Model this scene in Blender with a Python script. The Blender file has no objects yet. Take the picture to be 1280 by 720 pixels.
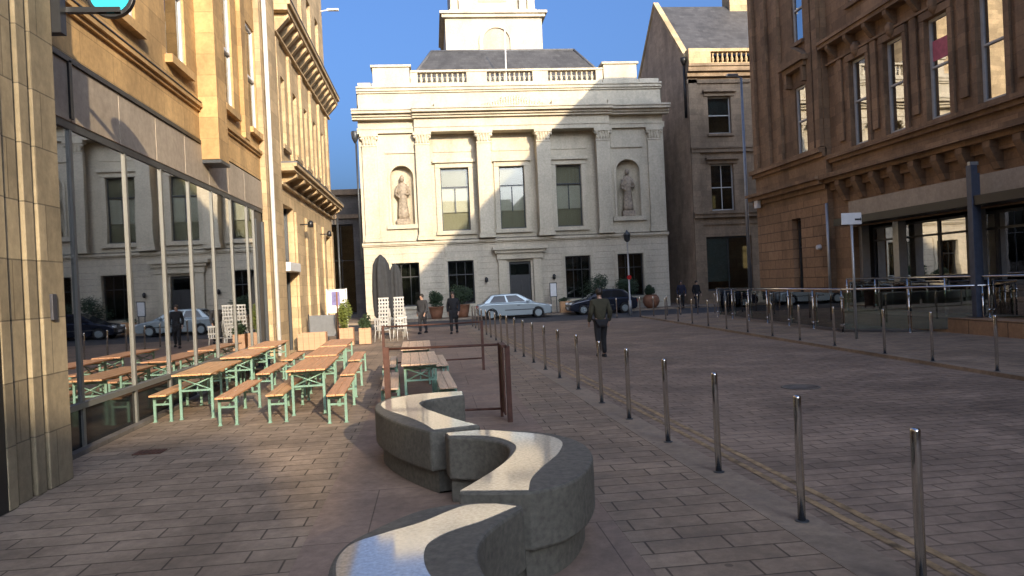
import bpy, bmesh, math, random
from math import sin, cos, pi, radians
from mathutils import Vector, Matrix
random.seed(7)
S = bpy.context.scene
COL = S.collection

# ---------------------------------------------------------------- camera
cam = bpy.data.cameras.new('camera'); co = bpy.data.objects.new('camera', cam); COL.objects.link(co)
cam.sensor_width = 36; cam.lens = 36*924/1280; cam.clip_end = 2000; cam.clip_start = .05
yaw, pit, rho = radians(6.1), radians(.34), .046
F = Vector((sin(yaw)*cos(pit), cos(yaw)*cos(pit), -sin(pit)))
r0 = Vector((cos(yaw), -sin(yaw), 0)); u0 = r0.cross(F)
R_ = r0*cos(rho)-u0*sin(rho); U_ = u0*cos(rho)+r0*sin(rho)
co.matrix_world = Matrix(((R_.x, U_.x, -F.x, 0), (R_.y, U_.y, -F.y, 0), (R_.z, U_.z, -F.z, 2.0), (0, 0, 0, 1)))
S.camera = co
# ---------------------------------------------------------------- light
SUN_EL, SUN_AZ = radians(17), radians(162)
w = bpy.data.worlds.new('World'); S.world = w; w.use_nodes = True
nt = w.node_tree; bg = nt.nodes['Background']
sky = nt.nodes.new('ShaderNodeTexSky'); sky.sky_type = 'NISHITA'; sky.sun_disc = False
sky.sun_elevation = SUN_EL; sky.sun_rotation = SUN_AZ; sky.air_density = .75; sky.dust_density = 10; sky.ozone_density = 6.5
nt.links.new(sky.outputs[0], bg.inputs[0]); bg.inputs[1].default_value = .15
sl = bpy.data.lights.new('sun', 'SUN'); sl.energy = 2.7; sl.angle = radians(.5); sl.color = (1, .82, .58)
so = bpy.data.objects.new('sun', sl); COL.objects.link(so)
sd = Vector((cos(SUN_EL)*sin(SUN_AZ), cos(SUN_EL)*cos(SUN_AZ), sin(SUN_EL)))
so.rotation_euler = sd.to_track_quat('Z', 'Y').to_euler()
S.view_settings.view_transform = 'Standard'; S.view_settings.look = 'None'
S.view_settings.exposure = 1.36; S.view_settings.gamma = 1
S.render.engine = 'CYCLES'
S.cycles.max_bounces = 10; S.cycles.transparent_max_bounces = 16; S.cycles.caustics_reflective = True
S.cycles.sample_clamp_indirect = 4

# ---------------------------------------------------------------- materials
def nmat(name):
    m = bpy.data.materials.new(name); m.use_nodes = True
    t = m.node_tree; return m, t, t.nodes['Principled BSDF']
def N(t, kind, **kw):
    n = t.nodes.new(kind)
    for k, v in kw.items():
        if k in n.inputs: n.inputs[k].default_value = v
        else: setattr(n, k, v)
    return n
def L(t, a, b): t.links.new(a, b)
def math_(t, op, a, b=None):
    n = N(t, 'ShaderNodeMath', operation=op)
    for i, v in enumerate((a, b)):
        if v is None: continue
        if isinstance(v, (int, float)): n.inputs[i].default_value = v
        else: L(t, v, n.inputs[i])
    return n.outputs[0]
def mixv(t, f, a, b):
    # scalar mix a->b by f
    n = N(t, 'ShaderNodeMix', data_type='FLOAT')
    L(t, f, n.inputs[0]); L(t, a, n.inputs[2]); L(t, b, n.inputs[3]); return n.outputs[0]
def mulcol(t, a, b, fac=1.0):
    n = N(t, 'ShaderNodeMix', data_type='RGBA', blend_type='MULTIPLY'); n.inputs[0].default_value = fac
    L(t, a, n.inputs[6]); L(t, b, n.inputs[7]); return n.outputs[2]
def facade_uv(t):
    tc = N(t, 'ShaderNodeTexCoord'); ge = N(t, 'ShaderNodeNewGeometry')
    p = N(t, 'ShaderNodeSeparateXYZ'); L(t, tc.outputs['Object'], p.inputs[0])
    n = N(t, 'ShaderNodeSeparateXYZ'); L(t, ge.outputs['True Normal'], n.inputs[0])
    ax = math_(t, 'GREATER_THAN', math_(t, 'ABSOLUTE', n.outputs[0]), .7)
    az = math_(t, 'GREATER_THAN', math_(t, 'ABSOLUTE', n.outputs[2]), .7)
    u = mixv(t, ax, p.outputs[0], p.outputs[1]); v = mixv(t, az, p.outputs[2], p.outputs[1])
    c = N(t, 'ShaderNodeCombineXYZ'); L(t, u, c.inputs[0]); L(t, v, c.inputs[1])
    return c.outputs[0], tc.outputs['Object']
def ramp(t, fac, stops):
    r = N(t, 'ShaderNodeValToRGB'); e = r.color_ramp.elements
    while len(e) < len(stops): e.new(.5)
    for el, (p, c) in zip(e, stops):
        el.position = p; el.color = (c, c, c, 1) if isinstance(c, (int, float)) else (*c, 1)
    L(t, fac, r.inputs[0]); return r.outputs[0]
def stone(name, c, bw=.9, bh=.35, var=.16, mortar=.65, msize=.006, stain=.45, rough=.85, bump=.5, streak=True, flat=False):
    m, t, b = nmat(name)
    uv, ob = facade_uv(t)
    if flat: uv = ob
    br = N(t, 'ShaderNodeTexBrick'); L(t, uv, br.inputs['Vector'])
    br.inputs['Scale'].default_value = 1; br.inputs['Brick Width'].default_value = bw; br.inputs['Row Height'].default_value = bh
    br.inputs['Mortar Size'].default_value = msize; br.inputs['Mortar Smooth'].default_value = .3
    br.inputs['Color1'].default_value = (*[x*(1-var) for x in c], 1)
    br.inputs['Color2'].default_value = (*[min(1, x*(1+var)) for x in c], 1)
    br.inputs['Mortar'].default_value = (*[x*mortar for x in c], 1)
    mp = N(t, 'ShaderNodeMapping'); L(t, ob, mp.inputs[0]); mp.inputs['Scale'].default_value = (1, 1, .42) if streak else (1, 1, 1)
    n1 = N(t, 'ShaderNodeTexNoise', Scale=.9, Detail=6, Roughness=.65); L(t, mp.outputs[0], n1.inputs[0])
    n2 = N(t, 'ShaderNodeTexNoise', Scale=9, Detail=5, Roughness=.7); L(t, ob, n2.inputs[0])
    col = mulcol(t, br.outputs[0], ramp(t, n1.outputs[0], [(.3, 1-stain), (.62, 1.05)]))
    col = mulcol(t, col, ramp(t, n2.outputs[0], [(.25, .72), (.7, 1.08)]))
    if flat:
        vo = N(t, 'ShaderNodeTexVoronoi', Scale=2.6); L(t, ob, vo.inputs['Vector'])
        n3 = N(t, 'ShaderNodeTexNoise', Scale=1.3, Detail=2); L(t, ob, n3.inputs[0])
        thr = math_(t, 'MULTIPLY', math_(t, 'SUBTRACT', n3.outputs[0], .42), .35)
        sp = math_(t, 'LESS_THAN', vo.outputs['Distance'], thr)
        col = mulcol(t, col, ramp(t, sp, [(0, 1.0), (1, .62)]))
        n4 = N(t, 'ShaderNodeTexNoise', Scale=.35, Detail=8, Roughness=.75, Distortion=.8); L(t, ob, n4.inputs[0])
        col = mulcol(t, col, ramp(t, n4.outputs[0], [(.35, .72), (.6, 1.12)]))
    L(t, col, b.inputs['Base Color']); b.inputs['Roughness'].default_value = rough
    if flat: b.inputs['Specular IOR Level'].default_value = .3
    if flat: L(t, ramp(t, n1.outputs[0], [(.3, rough-.2), (.65, rough+.15)]), b.inputs['Roughness'])
    h = math_(t, 'ADD', math_(t, 'MULTIPLY', br.outputs['Fac'], -1.0), math_(t, 'MULTIPLY', n2.outputs[0], .5))
    bp = N(t, 'ShaderNodeBump', Strength=bump, Distance=.012); L(t, h, bp.inputs['Height']); L(t, bp.outputs[0], b.inputs['Normal'])
    return m
def plain(name, c, rough=.5, metal=0, var=.15, scale=6, spec=.5, bump=0, grain=None):
    m, t, b = nmat(name)
    tc = N(t, 'ShaderNodeTexCoord'); src = tc.outputs['Object']
    if grain:
        mp = N(t, 'ShaderNodeMapping'); mp.inputs['Scale'].default_value = grain; L(t, src, mp.inputs[0]); src = mp.outputs[0]
    n = N(t, 'ShaderNodeTexNoise', Scale=scale, Detail=5, Roughness=.6); L(t, src, n.inputs[0])
    col = N(t, 'ShaderNodeRGB'); col.outputs[0].default_value = (*c, 1)
    L(t, mulcol(t, col.outputs[0], ramp(t, n.outputs[0], [(.28, 1-2*var), (.72, 1+var*.5)])), b.inputs['Base Color'])
    b.inputs['Roughness'].default_value = rough; b.inputs['Metallic'].default_value = metal
    b.inputs['Specular IOR Level'].default_value = spec
    if bump:
        bp = N(t, 'ShaderNodeBump', Strength=bump, Distance=.01); L(t, n.outputs[0], bp.inputs['Height']); L(t, bp.outputs[0], b.inputs['Normal'])
    return m
def glass(name, tint=(.6, .65, .65), ior=1.9, wob=.0, floor=.0):
    m, t, b = nmat(name); t.nodes.remove(b)
    out = t.nodes['Material Output']
    tr = N(t, 'ShaderNodeBsdfTransparent'); tr.inputs[0].default_value = (*tint, 1)
    gl = N(t, 'ShaderNodeBsdfGlossy'); gl.inputs['Roughness'].default_value = .015; gl.inputs[0].default_value = (.95, .95, .95, 1)
    fr = N(t, 'ShaderNodeFresnel'); fr.inputs[0].default_value = ior
    mx = N(t, 'ShaderNodeMixShader')
    f = fr.outputs[0]
    if floor: f = math_(t, 'MAXIMUM', f, floor)
    L(t, f, mx.inputs[0]); L(t, tr.outputs[0], mx.inputs[1]); L(t, gl.outputs[0], mx.inputs[2]); L(t, mx.outputs[0], out.inputs[0])
    if wob:
        tc = N(t, 'ShaderNodeTexCoord'); n = N(t, 'ShaderNodeTexNoise', Scale=.9, Detail=1); L(t, tc.outputs['Object'], n.inputs[0])
        bp = N(t, 'ShaderNodeBump', Strength=wob, Distance=.02); L(t, n.outputs[0], bp.inputs['Height'])
        L(t, bp.outputs[0], gl.inputs['Normal'])
    return m
M = {}
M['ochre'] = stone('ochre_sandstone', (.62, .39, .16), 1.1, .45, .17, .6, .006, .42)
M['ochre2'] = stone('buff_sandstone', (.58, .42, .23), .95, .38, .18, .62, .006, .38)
M['pier'] = stone('weathered_pier_stone', (.37, .295, .18), 1.3, .62, .2, .45, .008, .55)
M['cream'] = stone('cream_painted_stone', (.545, .475, .345), 1.5, .55, .04, .88, .004, .26, .65, .2)
M['creamtrim'] = stone('cream_painted_trim', (.555, .485, .355), 3, 2, .03, .94, .002, .28, .65, .12)
M['rust_cream'] = stone('cream_channelled_stone', (.545, .475, .355), 60, .38, .03, .68, .012, .26, .65, .8)
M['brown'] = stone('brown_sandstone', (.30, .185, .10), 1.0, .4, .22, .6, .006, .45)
M['brown2'] = stone('brown_banded_stone', (.34, .205, .11), 1.4, .42, .14, .4, .018, .4, bump=.9)
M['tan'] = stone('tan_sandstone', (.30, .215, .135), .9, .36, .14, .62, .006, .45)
M['gablestone'] = stone('pale_gable_stone', (.52, .38, .26), .7, .3, .1, .8, .005, .4)  # lighter tone than the tan front wall
M['darkstone'] = stone('sooty_stone', (.15, .13, .11), .9, .35, .14, .6, .006, .4)
M['slate'] = stone('roof_slate', (.085, .082, .08), .35, .22, .2, .6, .006, .35, .6)
M['lead'] = plain('lead_flashing', (.12, .12, .125), .6)
M['pave'] = stone('paving_slabs', (.335, .25, .175), .60, .26, .12, .38, .009, .42, .82, .8, False, True)
M['band'] = stone('pink_paving', (.31, .222, .165), 1.25, 1.5, .05, .5, .006, .35, .84, .4, False, True)
M['setts'] = stone('road_setts', (.30, .222, .162), .45, .2, .09, .58, .011, .38, .85, .8, False, True)
M['kerb'] = stone('kerb_granite', (.32, .25, .18), 30, 30, .05, .6, .005, .35, .75, .4, False, True)
M['asphalt'] = plain('asphalt', (.055, .054, .055), .85, var=.2, scale=3, bump=.3)
M['yellow'] = plain('worn_yellow_paint', (.38, .255, .125), .8, var=.4, scale=7)
M['glass'] = glass('window_glass', (.55, .6, .58), 1.7)
M['shopglass'] = glass('storefront_glass', (.3, .32, .32), 2.2, .05, .62)
M['rglass'] = glass('old_window_glass', (.25, .27, .27), 2.6, .12, .5)
M['hallglass'] = glass('hall_window_glass', (.84, .85, .82), 1.55)
M['railglass'] = glass('green_railing_glass', (.55, .70, .62), 1.6, 0, .28)
M['white'] = plain('white_paint', (.74, .73, .70), .45, var=.06)
M['sash'] = plain('sash_paint', (.52, .51, .47), .5, var=.08)
M['mull'] = plain('grey_aluminium', (.165, .165, .15), .45, .2, .05)
M['fascia'] = stone('fascia_panel', (.42, .345, .255), 60, 60, .03, .6, .004, .22, .6, .15)
M['dgrey'] = plain('dark_grey_metal', (.055, .06, .065), .45, .3)
M['black'] = plain('black_paint', (.015, .015, .016), .4)
M['steel'] = plain('stainless_steel', (.72, .70, .66), .16, 1.0, .06, 20)
M['galv'] = plain('galvanised_steel', (.42, .43, .43), .5, .8, .08)
M['green'] = plain('green_enamel', (.20, .34, .26), .42, .2, .12, 12)
M['wood'] = plain('varnished_bench_wood', (.72, .36, .17), .42, 0, .2, 5, .5, .1, (8, .5, 8))
M['woodb'] = plain('weathered_bench_wood', (.66, .36, .16), .5, 0, .22, 5, .5, .1, (8, .5, 8))
M['woodp'] = plain('pale_bench_wood', (.64, .44, .29), .5, 0, .2, 5, .5, .1, (8, .5, 8))
M['planter'] = plain('peach_timber', (.52, .31, .18), .7, 0, .12, 3, .5, .1, (.6, .6, 10))
M['terracotta'] = plain('terracotta', (.26, .115, .06), .75, var=.15)
M['corten'] = plain('rusty_steel', (.10, .042, .028), .7, .25, .25, 9)
M['granite'] = plain('rough_granite', (.14, .128, .10), .75, 0, .22, 22, .5, .5)
M['polish'] = plain('polished_granite', (.58, .52, .42), .07, 0, .2, 40, .5)
M['polish'].node_tree.nodes['Principled BSDF'].inputs['IOR'].default_value = 3.4
M['chairwhite'] = plain('chair_plastic', (.5, .49, .46), .5, var=.1)
M['plaque'] = plain('wall_plaque', (.06, .06, .07), .3)
M['turq'] = plain('turquoise_disc', (.03, .52, .66), .35, 0, .04)
M['canvas'] = plain('grey_canvas', (.17, .175, .18), .85, var=.1)
M['navycanvas'] = plain('charcoal_canvas', (.03, .032, .036), .9, var=.15)
M['violet'] = plain('violet_print', (.22, .2, .42), .6, var=.25, scale=4)
M['silver'] = plain('silver_car_paint', (.33, .38, .39), .32, .35, .03, 3)
M['navy'] = plain('dark_blue_car_paint', (.018, .022, .035), .2, .3, .03, 3)
M['tyre'] = plain('tyre_rubber', (.02, .02, .02), .8)
M['carglass'] = plain('car_glass', (.012, .014, .016), .1, 0, .02, 3, .35)
M['lamp'] = plain('lamp_lens', (.8, .8, .78), .15, 0, .05)
M['redlens'] = plain('red_lens', (.4, .02, .02), .2)
M['skin'] = plain('skin', (.42, .26, .19), .55, var=.06)
M['hair'] = plain('dark_hair', (.03, .022, .016), .6)
M['olive'] = plain('olive_jacket_cloth', (.050, .046, .026), .9, var=.18, scale=14)
M['charcoal'] = plain('charcoal_cloth', (.028, .028, .032), .9, var=.15, scale=14)
M['blackcloth'] = plain('black_cloth', (.014, .014, .016), .9, var=.15)
M['bluecloth'] = plain('dark_blue_cloth', (.02, .022, .045), .9, var=.15)
M['bronze'] = plain('weathered_statue_stone', (.36, .29, .21), .75, 0, .3, 7, .5, .3)
M['leaf'] = plain('dark_leaves', (.035, .06, .022), .6, var=.3, scale=8)
M['leafy'] = plain('yellow_green_leaves', (.16, .19, .035), .6, var=.3, scale=8)
M['soil'] = plain('soil', (.05, .035, .025), .95)
M['blind'] = plain('cream_blind', (.62, .60, .52), .8, var=.05)
M['curtain'] = plain('green_grey_curtain', (.32, .305, .225), .9, var=.1, grain=(9, 9, .3))
M['teal'] = plain('teal_sky_reflection', (.22, .33, .36), .5)  # colour of sky mirrored in the shop glass
M['blueblind'] = plain('blue_grey_blind', (.26, .30, .36), .8)
M['intr'] = plain('dark_interior', (.09, .075, .06), .9)
M['pink'] = plain('plain_pink', (.62, .16, .2), .7)
M['bluegrey'] = plain('blue_grey_paint', (.07, .085, .12), .45, .2)

# ---------------------------------------------------------------- mesh helpers
class Fr:
    def __init__(s, O, U, W): s.O, s.U, s.W = Vector(O), Vector(U), Vector(W)
    def __call__(s, u, v, w=0): p = s.O+s.U*u+s.W*w; return Vector((p.x, p.y, p.z+v))
ID = Fr((0, 0, 0), (1, 0, 0), (0, -1, 0))
def XYZ(x, y, z): return Vector((x, y, z))
class MB:
    def __init__(s): s.v = []; s.f = []; s.sm = []
    def face(s, pts, smooth=False):
        i = len(s.v); s.v += [Vector(p) for p in pts]; s.f.append(list(range(i, i+len(pts)))); s.sm.append(smooth)
    def poly(s, verts, faces, smooth=False):
        i = len(s.v); s.v += [Vector(p) for p in verts]
        for f in faces: s.f.append([i+k for k in f]); s.sm.append(smooth)
    def fbox(s, fr, u0, u1, v0, v1, w0, w1):
        P = [fr(u, v, ww) for ww in (w0, w1) for v in (v0, v1) for u in (u0, u1)]
        s.poly(P, [(0, 1, 3, 2), (4, 6, 7, 5), (0, 4, 5, 1), (2, 3, 7, 6), (0, 2, 6, 4), (1, 5, 7, 3)]); return s
    def box(s, x0, x1, y0, y1, z0, z1):
        P = [(x, y, z) for y in (y0, y1) for z in (z0, z1) for x in (x0, x1)]
        s.poly(P, [(0, 1, 3, 2), (4, 6, 7, 5), (0, 4, 5, 1), (2, 3, 7, 6), (0, 2, 6, 4), (1, 5, 7, 3)]); return s
    def prism(s, bot, top, smooth=False):
        n = len(bot); s.poly(list(bot)+list(top), [tuple(range(n))[::-1], tuple(range(n, 2*n))])
        i = len(s.v); 
        s.poly(list(bot)+list(top), [(k, (k+1) % n, n+(k+1) % n, n+k) for k in range(n)], smooth); return s
    def fprism(s, fr, pts, w0, w1): return s.prism([fr(u, v, w0) for u, v in pts], [fr(u, v, w1) for u, v in pts])
    def tube(s, p0, p1, ra, rb=None, n=8, caps=True):
        rb = ra if rb is None else rb; p0, p1 = Vector(p0), Vector(p1); d = (p1-p0).normalized()
        a = d.orthogonal().normalized(); b = d.cross(a)
        A = [p0+(a*cos(2*pi*k/n)+b*sin(2*pi*k/n))*ra for k in range(n)]; B = [p1+(a*cos(2*pi*k/n)+b*sin(2*pi*k/n))*rb for k in range(n)]
        s.poly(A+B, [(k, (k+1) % n, n+(k+1) % n, n+k) for k in range(n)], True)
        if caps: s.face(A[::-1]); s.face(B)
        return s
    def lathe(s, c, prof, n=10, sx=1, sy=1, wob=None):
        c = Vector(c); V = []; m = len(prof)
        for r, z in prof:
            for k in range(n):
                a = 2*pi*k/n; q = r*(wob(a, z) if wob else 1)
                V.append(c+Vector((q*cos(a)*sx, q*sin(a)*sy, z)))
        Fc = [(j*n+k, j*n+(k+1) % n, (j+1)*n+(k+1) % n, (j+1)*n+k) for j in range(m-1) for k in range(n)]
        s.poly(V, Fc, True); s.face(V[:n][::-1]); s.face(V[-n:]); return s
    def wall(s, fr, u0, u1, v0, v1, holes=(), depth=.3, skip=()):
        us = sorted({u0, u1, *[h[0] for h in holes], *[h[1] for h in holes]}); vs = sorted({v0, v1, *[h[2] for h in holes], *[h[3] for h in holes]})
        us = [u for u in us if u0 <= u <= u1]; vs = [v for v in vs if v0 <= v <= v1]
        for a, b in zip(us, us[1:]):
            for c, d in zip(vs, vs[1:]):
                mu, mv = (a+b)/2, (c+d)/2
                if any(h[0] < mu < h[1] and h[2] < mv < h[3] for h in holes): continue
                s.face([fr(a, c), fr(b, c), fr(b, d), fr(a, d)])
        for (a, b, c, d) in holes:
            for p, q in (((a, c), (b, c)), ((b, c), (b, d)), ((b, d), (a, d)), ((a, d), (a, c))):
                s.face([fr(*p), fr(*q), fr(*q, -depth), fr(*p, -depth)])
        return s
    def build(s, name, mat, parent=None, bevel=0, local=False, weld=True):
        o0 = Vector((0, 0, 0))
        if parent is not None and not local:
            o0 = WORLD.get(parent.name, Vector((0, 0, 0)))
        me = bpy.data.meshes.new(name); me.from_pydata([v-o0 for v in s.v], [], s.f); me.polygons.foreach_set('use_smooth', s.sm)
        bm = bmesh.new(); bm.from_mesh(me)
        if weld: bmesh.ops.remove_doubles(bm, verts=bm.verts, dist=1e-4)
        bmesh.ops.recalc_face_normals(bm, faces=bm.faces); bm.to_mesh(me); bm.free()
        me.materials.append(M[mat]); o = bpy.data.objects.new(name, me); COL.objects.link(o)
        if parent is not None: o.parent = parent; WORLD[o.name] = o0
        else: WORLD[o.name] = Vector((0, 0, 0))
        if bevel:
            b = o.modifiers.new('bevel', 'BEVEL'); b.width = bevel; b.segments = 2; b.limit_method = 'ANGLE'; b.angle_limit = radians(40)
        return o
WORLD = {}
def tag(o, label, cat, group=None):
    o['label'] = label; o['category'] = cat
    if group: o['group'] = group
    return o
def thing(name, label, cat, loc=(0, 0, 0), group=None, rz=0):
    o = bpy.data.objects.new(name, None); o.empty_display_size = .2; COL.objects.link(o); o.location = loc; o.rotation_euler.z = rz
    WORLD[o.name] = Vector(loc); return tag(o, label, cat, group)
def struct(mb, name, mat, kind='structure'):
    o = mb.build(name, mat); o['kind'] = kind; return o
def dup(root, loc, rz, label, group=None):
    r = root.copy(); COL.objects.link(r); r.location = loc; r.rotation_euler.z = rz; r['label'] = label
    if group: r['group'] = group
    for ch in root.children:
        c = ch.copy(); COL.objects.link(c); c.parent = r
        for g in ch.children:
            d = g.copy(); COL.objects.link(d); d.parent = c
    return r
def copy_part(o, parent, off):
    c = o.copy(); COL.objects.link(c); c.parent = parent; c.location = Vector(o.location)+Vector(off); return c
ORD = ['nearest', 'second', 'third', 'fourth', 'fifth', 'sixth', 'seventh', 'eighth', 'ninth', 'tenth', 'eleventh', 'twelfth', 'thirteenth', 'fourteenth', 'fifteenth', 'sixteenth', 'seventeenth', 'eighteenth', 'nineteenth', 'twentieth', 'twenty-first', 'twenty-second', 'twenty-third', 'twenty-fourth', 'farthest']

# ---------------------------------------------------------------- ground
ky = lambda y: 3.02-.033*y            # left bollard line
ry = lambda y: 9.52+.028*y            # right kerb line
m = MB(); m.face([(-900, -900, -.1), (900, -900, -.1), (900, 900, -.1), (-900, 900, -.1)]); struct(m, 'ground', 'asphalt')
Y0, Y1 = -46, 37.6
KL = .16; 
m = MB(); m.face([(ky(Y0)+KL, Y0, -.04), (ry(Y0), Y0, -.04), (ry(Y1), Y1, -.04), (ky(Y1)+KL, Y1, -.04)]); struct(m, 'road', 'setts')
m = MB(); m.face([(-80, Y1-.3, -.05), (90, Y1-.3, -.05), (90, 44.9, -.05), (-80, 44.9, -.05)]); struct(m, 'cross_road', 'asphalt')
def slab(xa, xb, ya, yb, z1, fa=None, fb=None):
    b = [(xa(ya), ya), (xb(ya), ya), (xb(yb), yb), (xa(yb), yb)]
    mm = MB(); mm.prism([(x, y, -.12) for x, y in b], [(x, y, z1) for x, y in b]); return mm
bl = lambda y: -1.12-.0*y; br_ = lambda y: 1.40
struct(slab(lambda y: -60, bl, Y0, Y1-.4, 0), 'pavement', 'pave')
struct(slab(bl, br_, Y0, Y1-.4, -.002), 'paving_band', 'band')
struct(slab(br_, lambda y: ky(y)-.22, Y0, Y1-.4, 0), 'pavement', 'pave')
struct(slab(lambda y: ky(y)-.22, lambda y: ky(y)+KL, Y0, Y1-.2, .004), 'kerb', 'kerb')
struct(slab(lambda y: ry(y)+.0, lambda y: ry(y)+.22, Y0, Y1-.2, .034), 'kerb', 'kerb')
struct(slab(lambda y: ry(y)+.22, lambda y: 60, Y0, Y1-.4, .03), 'pavement', 'pave')
m = MB().box(-80, 90, 44.9, 45.1, -.1, .064); struct(m, 'kerb', 'kerb')
m = MB().box(-80, 90, 45.1, 75, -.1, .06); struct(m, 'pavement', 'pave')
for a, b_ in ((.26, .335), (.43, .505)):
    m = MB(); nseg = 70
    for k in range(nseg):
        ya = -6+k*(42/nseg); yb = ya+42/nseg
        m.face([(ky(ya)+KL+a-.05, ya, -.035), (ky(ya)+KL+b_-.05, ya, -.035), (ky(yb)+KL+b_-.05, yb, -.035), (ky(yb)+KL+a-.05, yb, -.035)])
    struct(m, 'yellow_line', 'yellow')
# manhole cover
m = MB().lathe((6.3, 12.3, -.036), [(.33, 0), (.33, .004), (.28, .006), (.28, .003), (.02, .005)], 24); o = m.build('manhole_cover', 'darkstone')
tag(o, 'round dark iron cover set in the road setts', 'manhole cover')
m = MB().box(-3.98, -3.62, 10.05, 10.3, 0, .012)
for k in range(6): m.box(-3.95+k*.055, -3.92+k*.055, 10.07, 10.28, .012, .018)
o = m.build('drain_grate', 'corten'); tag(o, 'small rusty drain grate on the sunlit paving by the glass shopfront', 'drain')

# ---------------------------------------------------------------- windows
def window(parent, fr, u0, u1, v0, v1, depth=.2, frame='white', pane='glass', mid=.5, mullion=False, fw=.07, sill=None, blind=None, bars=0):
    m = MB(); d0, d1 = -depth-.06, -depth+.02
    m.fbox(fr, u0, u0+fw, v0, v1, d0, d1).fbox(fr, u1-fw, u1, v0, v1, d0, d1)
    m.fbox(fr, u0+fw, u1-fw, v0, v0+fw*1.2, d0, d1).fbox(fr, u0+fw, u1-fw, v1-fw, v1, d0, d1)
    if mid: vm = v0+(v1-v0)*mid; m.fbox(fr, u0+fw, u1-fw, vm-.03, vm+.03, d0, d1+.02)
    if mullion:
        um = (u0+u1)/2; m.fbox(fr, um-.025, um+.025, v0+fw*1.2, v1-fw, d0+.01, d1-.012)
    for k in range(bars):
        ub = u0+(u1-u0)*(k+1)/(bars+1); m.fbox(fr, ub-.018, ub+.018, v0+fw*1.2, v1-fw, d0+.01, d1-.012)
    wdw = m.build('window', frame, parent)
    m = MB().fbox(fr, u0+fw, u1-fw, v0+fw, v1-fw, -depth-.03, -depth-.022); m.build('pane', pane, wdw)
    if blind:
        nm, a, b, mt = blind
        MB().fbox(fr, u0+.02, u1-.02, v0+(v1-v0)*a, v0+(v1-v0)*b, -depth-.16, -depth-.15).build(nm, mt, wdw)
    if sill:
        MB().fbox(fr, u0-.1, u1+.1, v0-.16, v0-.002, -depth+.022, .14).build('sill', sill, wdw)
    return wdw
def band(parent, name, mat, fr, u0, u1, steps):
    m = MB()
    for v0, v1, wd in steps: m.fbox(fr, u0, u1, v0, v1, -.05, wd)
    return m.build(name, mat, parent)
def shell(parent, mat, x0, x1, y0, y1, z1, skip, name='wall', roof='lead', z0=0):
    m = MB()
    if 'x0' not in skip: m.face([(x0, y0, z0), (x0, y1, z0), (x0, y1, z1), (x0, y0, z1)])
    if 'x1' not in skip: m.face([(x1, y0, z0), (x1, y1, z0), (x1, y1, z1), (x1, y0, z1)])
    if 'y0' not in skip: m.face([(x0, y0, z0), (x1, y0, z0), (x1, y0, z1), (x0, y0, z1)])
    if 'y1' not in skip: m.face([(x0, y1, z0), (x1, y1, z0), (x1, y1, z1), (x0, y1, z1)])
    o = m.build(name, mat, parent)
    if roof: MB().box(x0, x1, y0, y1, z1-.3, z1).build('roof', roof, parent)
    return o

# ================================================================ LEFT SIDE
LB = Fr((-4.8, 0, 0), (0, 1, 0), (1, 0, 0))
# --- nearest stone-fronted building (pier + dark entrance)
P0 = thing('stone_building', 'weathered buff stone building front with stepped pier at far left', 'building', (-4.2, 8, 0))
PF = Fr((-4.2, 0, 0), (0, 1, 0), (1, 0, 0))
m = MB()
m.fbox(PF, 7.70, 9.10, 0, 12, -.6, -.13)
m.fbox(PF, 7.70, 7.86, 0, 12, -.13, 0).fbox(PF, 7.93, 8.17, 0, 12, -.13, -.03).fbox(PF, 8.24, 8.42, 0, 12, -.13, -.01).fbox(PF, 8.49, 8.98, 0, 12, -.13, 0)
m.build('pier', 'pier', P0, .008)
MB().fbox(PF, -4, 7.7, 4.4, 12, -.6, -.14).build('wall', 'pier', P0)
MB().fbox(PF, -4, 1.2, 0, 4.4, -.6, -.14).build('wall', 'pier', P0)
shell(P0, 'pier', -12, -4.85, -4, 9.0, 12, ('x1',))
m = MB()
for a in (1.2, 3.3, 5.4, 7.58): m.fbox(PF, a, a+.12, 0, 4.39, -.45, -.3)
m.fbox(PF, 1.32, 7.58, .02, .3, -.44, -.32).fbox(PF, 1.32, 7.58, 2.4, 2.5, -.44, -.32)
m.fbox(PF, 7.2, 7.695, 0, 4.39, -.58, -.01)
dr = m.build('entrance_frame', 'black', P0)
MB().fbox(PF, 1.32, 7.58, .3, 4.38, -.385, -.375).build('pane', 'shopglass', dr)
MB().fbox(PF, 8.63, 8.73, 1.83, 2.12, .002, .035).build('intercom', 'plaque', P0, .006)
m = MB().fbox(PF, 8.985, 9.12, 5.12, 6.0, -.12, .10).fbox(PF, 9.12, 9.2, 5.4, 5.46, .1, .7); 
m.build('sign_bracket', 'black', P0)
sg = thing('projecting_sign', 'round turquoise sign with black rim projecting high on the left', 'sign', (-3.62, 9.2, 5.62))
m = MB(); cc = Vector((-3.62, 9.2, 5.62))
def disc(mb, c, r, y0, y1, n=28):
    mb.prism([(c[0]+r*cos(2*pi*k/n), y0, c[2]+r*sin(2*pi*k/n)) for k in range(n)], [(c[0]+r*cos(2*pi*k/n), y1, c[2]+r*sin(2*pi*k/n)) for k in range(n)])
disc(m, cc, .27, 9.16, 9.24); m.build('rim', 'black', sg, .01)
m = MB(); disc(m, cc, .225, 9.15, 9.1585); m.build('face', 'turq', sg)

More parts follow.
